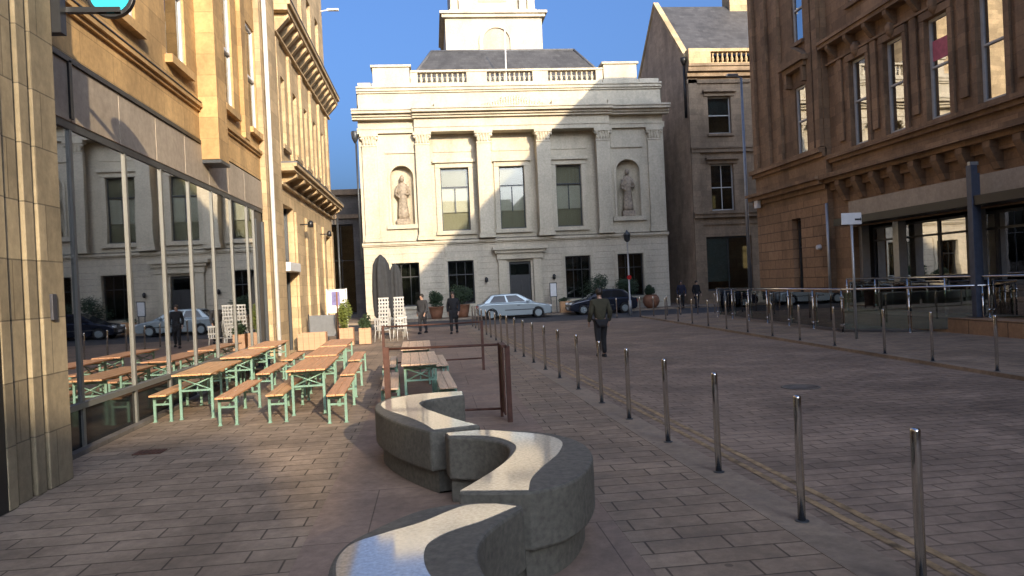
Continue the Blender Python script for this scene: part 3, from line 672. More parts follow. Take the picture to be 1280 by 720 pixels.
# hood with brackets over pavilion window
MB().fbox(RP, 28.8, 30.6, 10.4, 10.6, .002, .3).fbox(RP, 28.65, 30.75, 10.6, 10.8, .002, .45).fbox(RP, 28.9, 29.1, 9.8, 10.4, .002, .28).fbox(RP, 30.3, 30.5, 9.8, 10.4, .002, .28).fprism(RP, [(28.65, 10.802), (30.75, 10.802), (29.7, 11.4)], .002, .4).build('window_hood', 'brown', RBd)
for a in (27.95, 28.45, 31.2, 32.4, 33.7):
    MB().fbox(RP, a, a+.38, 6.9, 18.3, .002, .16).build('pilaster', 'brown', RBd, .01)
for y in [18.2-2.2*k for k in range(-4, 4)]:
    if y < 27.2: MB().fbox(RB, y-.16, y+.16, 6.9, 10.1, .002, .09).build('pilaster', 'brown', RBd, .01)
cornice(RBd, 'brown', RB, r0_, 27.88, 10.95, .5, 34, .5, .2, .6)
band(RBd, 'ledge', 'brown', RB, r0_, 27.88, [(6.2, 6.34, .14), (6.34, 6.5, .26)])
band(RBd, 'ledge', 'brown', RP, 27.9, r1_+.1, [(6.5, 6.66, .14), (6.66, 6.86, .3)])
band(RBd, 'lower_cornice', 'brown', RB, r0_, 27.88, [(5.1, 5.4, .14), (5.4, 5.55, .4), (5.55, 5.72, .6)])
band(RBd, 'lower_cornice', 'brown', RP, 27.9, r1_+.2, [(5.2, 5.4, .1), (5.4, 5.58, .35), (5.58, 5.72, .5)])
b0 = None
for k in range(12):
    u = 26.9-k*1.1
    if b0 is None:
        m = MB().fprism(Fr((16, 0, 0), (-1, 0, 0), (0, 1, 0)), [(0, 5.38), (.42, 5.38), (.42, 5.2), (.3, 4.95), (.12, 4.6), (0, 4.6)], u-.14, u+.14); b0 = m.build('bracket', 'brown', RBd)
    else: copy_part(b0, RBd, (0, u-26.9, 0))
MB().fbox(RB, r0_, 26.4, 3.86, 4.5, .002, .28).build('sign_fascia', 'fascia', RBd, .01)
MB().fbox(RB, r0_, 26.4, 3.6, 3.858, .002, .9).build('canopy', 'black', RBd)
# recessed shopfront
MB().box(19.5, 19.6, 11.6, 27, .05, 3.9).box(16.3, 19.5, 11.6, 27, 3.75, 3.85).box(16.3, 19.5, 26.62, 26.75, .05, 3.7).build('shop_interior', 'intr', RBd)
for y in (26.55, 24.35, 20.6, 16.4, 14): MB().fbox(RB, y-.16, y+.16, .05, 3.59, -.5, -.2).build('shop_column', 'galv', RBd)
zz = [26.35, 24.55, 22.7, 21.4, 20.2, 19.1, 17.5, 16, 14.2, 12.2]
for a, b in zip(zz[1:], zz):
    m = MB().fbox(RB, a, a+.06, .1, 3.5, -.7, -.62).fbox(RB, b-.06, b, .1, 3.5, -.7, -.62).fbox(RB, a, b, 3.42, 3.5, -.7, -.62).fbox(RB, a, b, .1, .5, -.7, -.62).fbox(RB, a, b, 2.95, 3.02, -.7, -.62)
    f = m.build('shop_window', 'dgrey', RBd); MB().fbox(RB, a+.06, b-.06, .5, 3.42, -.665, -.655).build('pane', 'rglass', f)
window(RBd, RP, 30.1, 30.9, .1, 4.25, .3, 'dgrey', 'rglass', .7, False, .08)
MB().fbox(RP, 33.6, 33.95, 5.05, 5.5, .12, .3).build('alarm_box', 'white', RBd, .02)
MB().tube(RP(28.6, 2.9, 0), RP(28.6, 2.9, .15), .12, .09, 10).build('wall_lamp', 'white', RBd)
m = MB().tube((15.62, 27.75, .05), (15.62, 27.75, 4.6), .06); m.build('downpipe', 'galv', RBd)
# neighbours out of frame that shade the street
Q = thing('neighbour_building', 'plain brown sandstone block south of the Victorian one', 'building', (24, -38, 0))
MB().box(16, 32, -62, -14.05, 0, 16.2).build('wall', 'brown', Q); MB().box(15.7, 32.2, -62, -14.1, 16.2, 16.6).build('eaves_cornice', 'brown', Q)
Q2 = thing('closing_building', 'stone block closing the street behind the viewpoint', 'building', (4, -50, 0))
MB().box(-14, 15.9, -60, -46, 0, 17.7).build('wall', 'tan', Q2); MB().box(-14.2, 15.6, -60, -45.7, 17.7, 18.2).build('eaves_cornice', 'tan', Q2)
Q3 = thing('neighbour_building', 'plain buff stone block south of the stepped stone pier', 'building', (-8, -20, 0))
MB().box(-14, -4.6, -45.6, -4.2, 0, 13).build('wall', 'ochre2', Q3)

# ================================================================ SERPENTINE SEATS
def smooth_poly(P, n=5):
    out = []; k = len(P)
    for i in range(k):
        p0, p1, p2, p3 = [Vector((*P[(i+j-1) % k], 0)) for j in range(4)]
        # keep sharp corners flagged by a third value
        for s_ in range(n):
            t = s_/n
            q = .5*((2*p1)+(-p0+p2)*t+(2*p0-5*p1+4*p2-p3)*t*t+(-p0+3*p1-3*p2+p3)*t**3); out.append((q.x, q.y))
    return out
def smooth_open(P, n=6):
    out = []; k = len(P)
    for i in range(k-1):
        g = lambda j: Vector((*P[max(0, min(k-1, j))], 0))
        p0, p1, p2, p3 = g(i-1), g(i), g(i+1), g(i+2)
        for s_ in range(n):
            t = s_/n; q = .5*((2*p1)+(-p0+p2)*t+(2*p0-5*p1+4*p2-p3)*t*t+(-p0+3*p1-3*p2+p3)*t**3); out.append((q.x, q.y))
    out.append(tuple(P[-1])); return out
def seat_block(label, body, rib, plinth_in=.09):
    q_ = .92; body = tuple([(x*q_, y*q_) for x, y in p] for p in body); rib = tuple([(x*q_, y*q_) for x, y in p] for p in rib)
    cx = sum(p[0] for p in body[0]+body[1])/len(body[0]+body[1]); cy = sum(p[1] for p in body[0]+body[1])/len(body[0]+body[1])
    t = thing('granite_bench', label, 'stone seat', (cx, cy, 0), 'winding granite seats along the street')
    oa, ob = smooth_open(body[0]), smooth_open(body[1])
    def strip(mb, A, Bq, z0, z1, ins=0):
        # two open rails with equal counts -> closed block
        n = len(A)
        A2, B2 = [], []
        for a, b in zip(A, Bq):
            a, b = Vector(a), Vector(b); d = (b-a); l = d.length or 1; d = d/l*min(ins, l*.35); A2.append(a+d); B2.append(b-d)
        if ins:
            A2[0] = A2[0]+(A2[1]-A2[0]).normalized()*ins; B2[0] = B2[0]+(B2[1]-B2[0]).normalized()*ins
            A2[-1] = A2[-1]+(A2[-2]-A2[-1]).normalized()*ins; B2[-1] = B2[-1]+(B2[-2]-B2[-1]).normalized()*ins
        V = [(*p, z) for z in (z0, z1) for p in A2+B2]; N2 = 2*n
        Fc = []
        for k in range(n-1):
            Fc += [(k, n+k, n+k+1, k+1), (N2+k, N2+k+1, N2+n+k+1, N2+n+k), (k, k+1, N2+k+1, N2+k), (n+k, N2+n+k, N2+n+k+1, n+k+1)]
        Fc += [(0, N2, N2+n, n), (n-1, 2*n-1, N2+2*n-1, N2+n-1)]
        mb.poly(V, Fc)
    m = MB(); strip(m, oa, ob, .225, .62); bo = m.build('seat_block', 'granite', t, .022)
    m = MB(); strip(m, oa, ob, 0, .23, plinth_in); m.build('plinth', 'granite', t)
    ra, rb = smooth_open(rib[0]), smooth_open(rib[1])
    m = MB(); strip(m, ra, rb, .614, .624); m.build('polished_top', 'polish', t)
    return t
seat_block('nearest curved granite seat with polished top, cut by the bottom of the photo',
    ([(.50, 5.03), (.14, 5.12), (-.16, 5.04), (-.44, 4.72), (-.59, 4.46), (-.635, 4.12), (-.56, 3.68), (-.40, 3.25)], [(.54, 4.93), (.36, 4.66), (.24, 4.42), (.18, 4.15), (.2, 3.85), (.26, 3.55), (.36, 3.3), (.5, 3.05)]),
    ([(.36, 5.03), (.14, 5.04), (-.14, 4.76), (-.37, 4.6), (-.55, 4.44), (-.6, 4.15), (-.52, 3.75), (-.36, 3.3)], [(.49, 4.94), (.25, 4.70), (.10, 4.59), (-.02, 4.48), (-.11, 4.3), (-.11, 4.0), (-.03, 3.7), (.1, 3.4)]))
seat_block('middle curved granite seat, its rounded end bulging to the right',
    ([(.05, 7.64), (.42, 7.68), (.78, 7.52), (1.12, 7.22), (1.30, 6.78), (1.30, 6.25), (1.14, 5.75), (.92, 5.42), (.64, 5.26)], [(.08, 7.40), (.32, 7.28), (.5, 7.1), (.6, 6.9), (.62, 6.65), (.55, 6.3), (.42, 5.98), (.26, 5.65), (.11, 5.40)]),
    ([(.07, 7.6), (.42, 7.63), (.72, 7.44), (1.0, 7.2), (1.13, 6.85), (1.03, 6.4), (.82, 5.95), (.68, 5.6), (.62, 5.30)], [(.09, 7.46), (.40, 7.36), (.58, 7.18), (.68, 6.9), (.68, 6.65), (.58, 6.3), (.44, 5.98), (.28, 5.68), (.13, 5.42)]))
seat_block('farthest curved granite seat, beside the rusty frame and green benches',
    ([(.36, 10.6), (-.02, 10.62), (-.38, 10.55), (-.69, 10.3), (-.81, 9.9), (-.79, 9.42), (-.67, 8.95), (-.5, 8.5), (-.3, 8.1), (-.1, 7.76)], [(.36, 10.12), (.1, 10.02), (-.1, 9.92), (-.2, 9.75), (-.2, 9.5), (-.12, 9.15), (.0, 8.85), (.12, 8.55), (.27, 8.22), (.44, 7.92)]),
    ([(.34, 10.54), (0, 10.55), (-.32, 10.5), (-.62, 10.25), (-.74, 9.9), (-.7, 9.5), (-.55, 9.1), (-.38, 8.75), (-.2, 8.3), (-.06, 7.82)], [(.34, 10.18), (.08, 10.06), (-.12, 9.95), (-.24, 9.75), (-.23, 9.5), (-.14, 9.15), (-.02, 8.85), (.1, 8.55), (.25, 8.22), (.4, 7.94)]))

# ================================================================ BOLLARDS
def bollard(label, x, y, z, group):
    t = thing('bollard', label, 'bollard', (x, y, z), group)
    MB().lathe((x, y, z), [(.031, .0), (.031, .985), (.027, 1.0), (.01, 1.005)], 16).build('post', 'steel', t)
    MB().lathe((x, y, z), [(.055, 0), (.055, .006), (.036, .01)], 16).build('base_collar', 'dgrey', t)
    return t
bo = None
ys = [4.22, 5.61, 7.2, 8.67, 10.25, 11.75, 13.4, 15.1]+[15.1+1.6*k for k in range(1, 14)]
for k, y in enumerate(ys):
    lab = f'slim polished steel bollard, {ORD[k]} {"" if k == 0 else "from the camera "}in the long left kerb row'
    if bo is None: bo = bollard(lab, ky(y), y, .004, 'steel bollards along the left kerb')
    else: dup(bo, (ky(y), y, .004), random.uniform(0, 6), lab).rotation_euler[:2] = (random.gauss(0, .008), random.gauss(0, .008))
ys = [12.24, 14.03, 15.7, 17.9, 19.8, 21.6, 23.5, 25.4, 27.3, 29.2, 31.1, 33.0]
for k, y in enumerate(ys):
    dup(bo, (ry(y)+.11, y, .034), random.uniform(0, 6), f'steel bollard, {ORD[k]} {"" if k == 0 else "from the camera "}in the right kerb row by the glass railing', 'steel bollards along the right kerb')
for k, x in enumerate((9.1, 10.3, 11.0, 11.7, 12.4, 13.3, 14.2)):
    dup(bo, (x, 36.3, .03), 0, f'steel post across the street end, {["leftmost", "second", "third", "fourth", "fifth", "sixth", "rightmost"][k]} {"" if k in (0, 6) else "from left "}of that crosswise row', 'steel posts crossing the street end')

# ================================================================ TABLES AND BENCHES
def leg_frame(y, h, wd, cross):
    m = MB(); t = .02
    for s_ in (-1, 1):
        m.box(s_*wd/2-t, s_*wd/2+t, y-.018, y+.018, 0, h)
    m.box(-wd/2, wd/2, y-.016, y+.016, h-.07, h-.035).box(-wd/2, wd/2, y-.015, y+.015, h*.62, h*.62+.03)
    if cross: m.tube((-wd/2, y, h-.06), (wd/2, y, h*.64), .013, n=6).tube((wd/2, y, h-.06), (-wd/2, y, h*.64), .013, n=6)
    m.tube((0, y, h*.62), (0, y+(.42 if y < 0 else -.42), h-.03), .012, n=6)
    for s_ in (-1, 1): m.box(s_*wd/2-.03, s_*wd/2+.03, y-.03, y+.03, 0, .012)
    return m
def beer_item(name, h, wd, cat, mat, lw):
    t = thing(name, 'x', cat)
    m = MB()
    n = 2 if wd < .35 else 4
    for k in range(n):
        a = -wd/2+wd*k/n+.003; b = -wd/2+wd*(k+1)/n-.003; m.box(a, b, -1.1, 1.1, h-.028, h)
    m.box(-wd/2+.02, wd/2-.02, -.6, -.5, h-.05, h-.029).box(-wd/2+.02, wd/2-.02, .5, .6, h-.05, h-.029)
    m.build('tabletop' if h > .6 else 'seat', mat, t, .004, local=True)
    for y in (-.85, .85): leg_frame(y, h-.03, lw, h > .6).build('leg', 'green', t, local=True)
    return t
protos = {}
def place(kind, mat, x, y, label, grp, rz=.03):
    key = (kind, mat)
    if key not in protos:
        o = beer_item('beer_table' if kind == 't' else 'bench', .77 if kind == 't' else .47, .62 if kind == 't' else .27, 'table' if kind == 't' else 'bench', mat, .5 if kind == 't' else .25)
        protos[key] = o; o.location = (x, y, 0); o.rotation_euler.z = rz; o['label'] = label; o['group'] = grp
    else: dup(protos[key], (x, y, 0), rz, label, grp)
GT, GB = 'folding tables outside the glass shopfront', 'folding benches outside the glass shopfront'
cols = {'window': dict(t=[(-4.0, 13.6), (-4.08, 16.6), (-4.16, 19.2)], l=[(-4.50, 13.5), (-4.56, 16.6), (-4.6, 19.2)], r=[(-3.27, 12.75), (-3.42, 16.0), (-3.5, 18.8)]),
        'middle': dict(t=[(-2.13, 13.3), (-2.27, 15.9), (-2.36, 18.4)], l=[(-2.52, 12.75), (-2.72, 15.6), (-2.85, 18.3)], r=[(-1.56, 12.35), (-1.68, 15.0), (-1.85, 17.8)]),
        'street': dict(t=[(-.30, 13.2), (-.42, 16.25)], l=[(-.78, 12.65), (-.98, 16.0)], r=[(.12, 12.4), (.06, 15.7)])}
row = ['front', 'second', 'back']
side = {'window': 'by the shop window', 'middle': 'in the middle column', 'street': 'inside the rusty frame'}
for cn, d in cols.items():
    for k, (x, y) in enumerate(d['t']):
        r = row[k] if cn != 'street' or k == 0 else 'back'
        place('t', ['woodb', 'wood', 'wood'][k] if cn == 'window' else ('wood' if cn == 'middle' else 'woodp'), x, y, f'wooden folding table on green legs, {r} table {side[cn]}', GT, .03+random.uniform(-.012, .012))
    for sd_, nm in (('l', 'left'), ('r', 'right')):
        for k, (x, y) in enumerate(d[sd_]):
            r = row[k] if cn != 'street' or k == 0 else 'back'
            mt = {'window': {'l': 'woodb', 'r': 'wood'}, 'middle': {'l': 'woodb', 'r': 'wood'}, 'street': {'l': 'woodp', 'r': 'woodp'}}[cn][sd_]
            place('b', mt, x, y, f'narrow green-legged bench, {nm} of the {r} table {side[cn]}', GB, .03+random.uniform(-.015, .015))

# ================================================================ RUSTY FRAMES
def bar(mb, p, q, r=.02): mb.tube(p, q, r, n=6)
fr_ = thing('steel_barrier', 'rusty brown steel frame standing behind the far granite seat', 'barrier', (0, 11.2, 0), 'rusty steel frames round the tables')
MB().box(-.80, -.71, 11.36, 11.42, 0, 1.12).build('post', 'corten', fr_)
MB().box(.93, .97, 11.1, 11.16, 0, 1.12).build('post', 'corten', fr_)
m = MB().box(.99, 1.06, 10.62, 10.69, 0, 1.10).box(.955, .975, 10.66, 11.12, .1, 1.08); m.build('end_panel', 'corten', fr_)
m = MB().box(.94, 1.02, 10.62, 11.16, 1.08, 1.12); m.build('top_cap', 'corten', fr_)
m = MB(); bar(m, (-.75, 11.39, 1.09), (.95, 11.13, 1.09)); m.build('top_rail', 'corten', fr_)
m = MB(); bar(m, (-.75, 11.39, .12), (.95, 11.13, .12)); m.build('bottom_rail', 'corten', fr_)
fr2 = thing('steel_barrier', 'rusty brown steel rail frame at the back of the tables', 'barrier', (.2, 17.4, 0), 'rusty steel frames round the tables')
for x in (-1.2, 1.1): MB().box(x-.03, x+.03, 17.37, 17.43, 0, 1.16).build('post', 'corten', fr2)
for z in (1.13, .28):
    m = MB(); bar(m, (-1.2, 17.4, z), (1.1, 17.4, z)); m.build('rail', 'corten', fr2)

# ================================================================ PLANTS, PLANTERS, CAFE BITS
def leaves(c, rx, ry_, rz_, n, size, seed):
    rd = random.Random(seed); m = MB(); c = Vector(c)
    lobes = [(Vector((rd.uniform(-.5, .5)*rx, rd.uniform(-.5, .5)*ry_, rd.uniform(-.4, .6)*rz_)), rd.uniform(.45, .75)) for _ in range(7)]
    for _ in range(n):
        lc, lr = rd.choice(lobes); d = Vector((rd.gauss(0, 1), rd.gauss(0, 1), rd.gauss(0, 1))).normalized()*(rd.random()**.4)*lr
        p = c+lc+Vector((d.x*rx, d.y*ry_, d.z*rz_)); a = Vector((rd.gauss(0, 1), rd.gauss(0, 1), rd.gauss(0, .6))).normalized(); b = a.orthogonal().normalized()
        s_ = size*rd.uniform(.6, 1.3); m.face([p-a*s_, p+b*s_*.45, p+a*s_, p-b*s_*.45])
    return m
def planter_box(label, x0, x1, y0, y1, h, plant=None, mat='planter', ph=.5):
    t = thing('planter', label, 'planter', ((x0+x1)/2, (y0+y1)/2, 0))
    m = MB(); n = max(2, int((x1-x0)/.16))
    for k in range(n):
        a = x0+(x1-x0)*k/n+.004; b = x0+(x1-x0)*(k+1)/n-.004; m.box(a, b, y0, y0+.025, .03, h).box(a, b, y1-.025, y1, .03, h)
    m.box(x0, x0+.025, y0+.026, y1-.026, .03, h).box(x1-.025, x1, y0+.026, y1-.026, .03, h); m.build('box', mat, t)
    MB().box(x0+.03, x1-.03, y0+.03, y1-.03, h-.1, h-.05).build('soil', 'soil', t)
    if plant: leaves(((x0+x1)/2, (y0+y1)/2, h+ph*.4), (x1-x0)*.6, (y1-y0)*.8, ph, 900, .06, sum(map(ord, label)) % 999).build('foliage', plant, t, weld=False)
    return t
planter_box('long peach timber planter in front of the corner building', -4.7, -3.75, 26.0, 26.5, .62)
planter_box('peach timber planter with yellow-green shrub beside the orange pole', -3.45, -2.95, 27.3, 27.8, .66, 'leafy', 'planter', .75)
planter_box('narrow peach timber planter with dark plant nearest the white chairs', -2.78, -2.35, 27.6, 28.0, .62, 'leaf', 'planter', .35)
wb = thing('windbreak', 'grey canvas windbreak on posts behind the long planter', 'windbreak', (-4.3, 28.2, 0))
MB().box(-4.62, -3.68, 28.19, 28.21, .35, 1.15).build('screen', 'canvas', wb)
for x in (-4.65, -3.65): MB().tube((x, 28.2, 0), (x, 28.2, 1.2), .025).build('post', 'dgrey', wb)
op = MB().tube((-3.55, 27.9, .01), (-3.55, 27.9, 2.0), .03); o = op.build('orange_pole', 'terracotta'); tag(o, 'thin orange-brown pole beside the yellow-green planter', 'pole')
bn = thing('banner_stand', 'white and violet printed banner on a stand by the corner building', 'banner', (-4.0, 30.2, 0))
MB().box(-4.2, -3.5, 30.19, 30.2, 1.15, 2.05).build('banner', 'white', bn); MB().box(-4.05, -3.72, 30.175, 30.188, 1.45, 2.0).build('print', 'violet', bn)
m = MB().tube((-4.24, 30.2, 0), (-4.24, 30.2, 2.12), .025).tube((-3.46, 30.2, 0), (-3.46, 30.2, 2.12), .025).tube((-4.24, 30.2, 2.08), (-3.46, 30.2, 2.08), .018); m.build('stand', 'white', bn)
# white chairs in stacks
def chair():
    t = thing('chair', 'x', 'chair')
    MB().box(-.21, .21, -.2, .2, .43, .46).build('seat', 'chairwhite', t, .01, local=True)
    m = MB()
    for k in range(4): m.box(-.19+.113*k, -.15+.113*k, .2, .225, .47, .9)
    m.box(-.21, .21, .197, .23, .86, .92).box(-.21, .21, .197, .23, .6, .64); m.build('backrest', 'chairwhite', t, local=True)
    for sx in (-1, 1):
        for sy in (-1, 1): MB().tube((sx*.19, sy*.18, .43), (sx*.22, sy*.22, 0), .017, .014, 6).build('leg', 'chairwhite', t, local=True)
    return t
ch = None
spots = [(-2.05, 30.6, 'left'), (-1.45, 30.9, 'right')]
for sx, sy, nm in spots:
    for k in range(6):
        pos = ['at the bottom', 'second from bottom', 'third from bottom', 'third from top', 'second from top', 'on top'][k]
        lab = f'white slatted chair {pos} of the {nm} stack by the dark parasol'
        if ch is None: ch = chair(); ch.location = (sx, sy, 0); ch['label'] = lab; ch['group'] = 'stacked white chairs'; ch.rotation_euler.z = pi
        else: dup(ch, (sx+.01*k, sy-.03*k, .15*k), pi+random.uniform(-.05, .05), lab, 'stacked white chairs')
for k, (x, y, rz, lab) in enumerate([(-2.0, 28.7, 2.6, 'white slatted chair standing alone in front of the left stack'), (-1.35, 29.2, 3.6, 'white slatted chair standing alone in front of the right stack')]):
    dup(ch, (x, y, 0), rz, lab, 'loose white chairs')
# closed parasol
pa = thing('parasol', 'closed charcoal parasol standing before the hall', 'parasol', (-2.25, 33.2, 0))
MB().tube((-2.25, 33.2, .05), (-2.25, 33.2, 3.55), .03).build('pole', 'dgrey', pa)
def fold(a, z): return 1+.16*sin(6*a)+.05*sin(11*a+3*z)
MB().lathe((-2.25, 33.2, .75), [(.26, 0), (.33, .12), (.36, .5), (.37, 1.2), (.36, 1.9), (.31, 2.35), (.2, 2.62), (.08, 2.75), (.03, 2.8)], 36, 1, 1, fold).build('canopy', 'navycanvas', pa)
MB().lathe((-2.25, 33.2, 0), [(.3, 0), (.3, .06), (.05, .09)], 14).build('base', 'darkstone', pa)
pa2 = dup(pa, (-1.72, 34.8, 0), .4, 'second closed charcoal parasol, just right of the first'); pa2.scale = (.8, .8, .9)
# pots in front of the hall
def pot(label, x, y, z, r, plant, pr, h=.75, seed=1, mat='terracotta', ball=False):
    t = thing('potted_plant', label, 'potted plant', (x, y, z))
    prof = [(r*.7, 0), (r*.95, h*.5), (r*1.05, h*.9), (r*1.12, h*.92), (r*1.12, h), (r*.9, h), (r*.85, h*.9)] if not ball else [(r*.5, 0), (r*.9, h*.2), (r*1.1, h*.5), (r*1.0, h*.8), (r*.7, h), (r*.6, h*.95)]
    MB().lathe((x, y, z), prof, 18).build('pot', mat, t)
    leaves((x, y, z+h+pr*.7), pr, pr, pr*.95, 1500, .07, seed).build('foliage', plant, t, weld=False)
    MB().tube((x, y, z+h*.8), (x, y, z+h+pr*.8), .035, .02).build('stem', 'soil', t)
    return t
pot('shrub in terracotta pot behind the walkers, left of the silver car', .15, 42.0+3.4, .06, .42, 'leaf', .55, .75, 3)
pot('bushy shrub in terracotta pot right behind the silver car tail', 1.75, 45.6, .06, .42, 'leaf', .7, .8, 4)
pot('large dark bush in a tub behind the walking man', 10.2, 45.7, .06, .5, 'leaf', .95, .75, 5, 'darkstone')
pot('dark leafy bush left of the orange ball pot', 12.2, 45.5, .06, .42, 'leaf', .8, .7, 6, 'darkstone')
pot('round orange terracotta ball pot with low plant at the hall corner', 13.6, 45.3, .06, .48, 'leaf', .36, .85, 8, 'terracotta', True)
# menu stand
ms = thing('menu_stand', 'pale framed notice case on posts right of the hall door', 'notice board', (7.45, 45.4, .06))
MB().box(7.2, 7.65, 45.36, 45.44, 1.05, 1.95).build('case', 'dgrey', ms); MB().box(7.24, 7.61, 45.352, 45.36, 1.1, 1.9).build('notice', 'white', ms)
for x in (7.25, 7.6): MB().box(x-.025, x+.025, 45.38, 45.42, .06, 1.05).build('post', 'dgrey', ms)
tb = thing('trough', 'timber trough with flowers below the notice case', 'planter', (8.0, 45.4, .06))
MB().box(7.8, 8.5, 45.2, 45.6, .06, .75).build('box', 'woodb', tb); leaves((8.15, 45.4, .85), .4, .22, .18, 500, .05, 12).build('foliage', 'leaf', tb, weld=False)

# ================================================================ LAMPS AND SIGNS
lp = thing('street_lamp', 'tall grey street lamp by the corner of the brown building', 'street lamp', (17.15, 38.6, 0))
MB().tube((17.15, 38.6, 0), (17.15, 38.6, 12.6), .11, .06, 10).build('pole', 'galv', lp)
m = MB().tube((17.15, 38.6, 12.55), (16.75, 38.6, 12.75), .04).box(16.35, 16.95, 38.48, 38.72, 12.68, 12.8); m.build('lamp_head', 'galv', lp, .02)
MB().box(16.42, 16.88, 38.52, 38.68, 12.665, 12.679).build('lens', 'lamp', lp)
l2 = thing('street_lamp', 'short grey street lamp with lantern before the hall ground floor', 'street lamp', (10.62, 40, -.05))
MB().lathe((10.8, 40, -.05), [(.1, 0), (.1, .8), (.055, .85), (.045, 4.0), (.06, 4.05)], 10).build('pole', 'galv', l2)
MB().lathe((10.8, 40, 4.0), [(.06, 0), (.16, .1), (.2, .4), (.22, .42), (.06, .6), (.02, .68)], 8).build('lantern', 'dgrey', l2)
m = MB(); disc(m, (10.8, 0, 2.05), .13, 39.9, 39.92); m.build('red_disc', 'redlens', l2)  # plain red disc put in for a red traffic light
sp = thing('sign_post', 'white rectangular street sign on a grey post by the glass railing', 'sign', (11.6, 19.36, .03))
MB().tube((11.6, 19.36, .03), (11.6, 19.36, 3.5), .038).build('post', 'galv', sp)
MB().box(11.27, 11.86, 19.29, 19.31, 3.2, 3.52).build('sign_plate', 'white', sp, .01)
m = MB().box(11.66, 11.82, 19.283, 19.289, 3.31, 3.36).fprism(Fr((0, 19.289, 0), (1, 0, 0), (0, -1, 0)), [(11.82, 3.28), (11.85, 3.335), (11.82, 3.39)], 0, .006); m.build('arrow', 'black', sp)
bp_ = thing('steel_column', 'dark blue-grey steel column rising behind the glass railing by the brown shopfront', 'column', (15.2, 19.27, .45))
MB().box(15.06, 15.26, 19.15, 19.35, .45, 4.72).build('column', 'bluegrey', bp_, .01); MB().box(15.27, 15.36, 19.2, 19.3, .45, 4.5).build('side_rail', 'bluegrey', bp_)
MB().box(14.98, 15.42, 19.08, 19.42, .452, .48).build('base_plate', 'dgrey', bp_); MB().box(15.08, 15.34, 19.2, 19.3, 4.722, 4.82).build('cap', 'galv', bp_)

# glass railing
def railing(label, pts, z0, h, nper):
    t = thing('glass_railing', label, 'railing', (pts[0][0], pts[0][1], z0))
    for (a, b), n in zip(zip(pts, pts[1:]), nper):
        a, b = Vector((*a, z0)), Vector((*b, z0)); d = b-a; nn = Vector((-d.y, d.x, 0)).normalized()
        MB().tube(a+Vector((0, 0, h)), b+Vector((0, 0, h)), .032, n=10).build('handrail', 'steel', t)
        for k in range(n+1):
            p = a+d*k/n
            m = MB().tube(p, p+Vector((0, 0, h-.03)), .026, n=8).tube(p, p+Vector((0, 0, .015)), .07, n=10)
            for zz_ in (.22, h-.25): m.tube(p+Vector((0, 0, zz_))-nn*.05, p+Vector((0, 0, zz_))+nn*.05, .035, n=8)
            m.build('post', 'steel', t)
        for k in range(n):
            p = a+d*(k+.03)/n; q = a+d*(k+.97)/n
            m = MB(); m.prism([p+nn*.06+Vector((0, 0, .1)), q+nn*.06+Vector((0, 0, .1)), q+nn*.072+Vector((0, 0, .1)), p+nn*.072+Vector((0, 0, .1))], [p+nn*.06+Vector((0, 0, h-.1)), q+nn*.06+Vector((0, 0, h-.1)), q+nn*.072+Vector((0, 0, h-.1)), p+nn*.072+Vector((0, 0, h-.1))]); m.build('glass_panel', 'railglass', t)
    return t
railing('long green glass railing with steel handrail along the right pavement', [(13.05, 33), (12.45, 21.5), (16.6, 17.9)], .03, 1.32, [6, 3])
railing('second glass railing beside the ramp under the brown shopfront', [(15.3, 26), (15.3, 17.2)], .45, 1.15, [5])
tr = MB().box(14.6, 15.99, 17.0, 27.4, .03, .45); o = tr.build('terrace', 'brown2'); o['kind'] = 'structure'

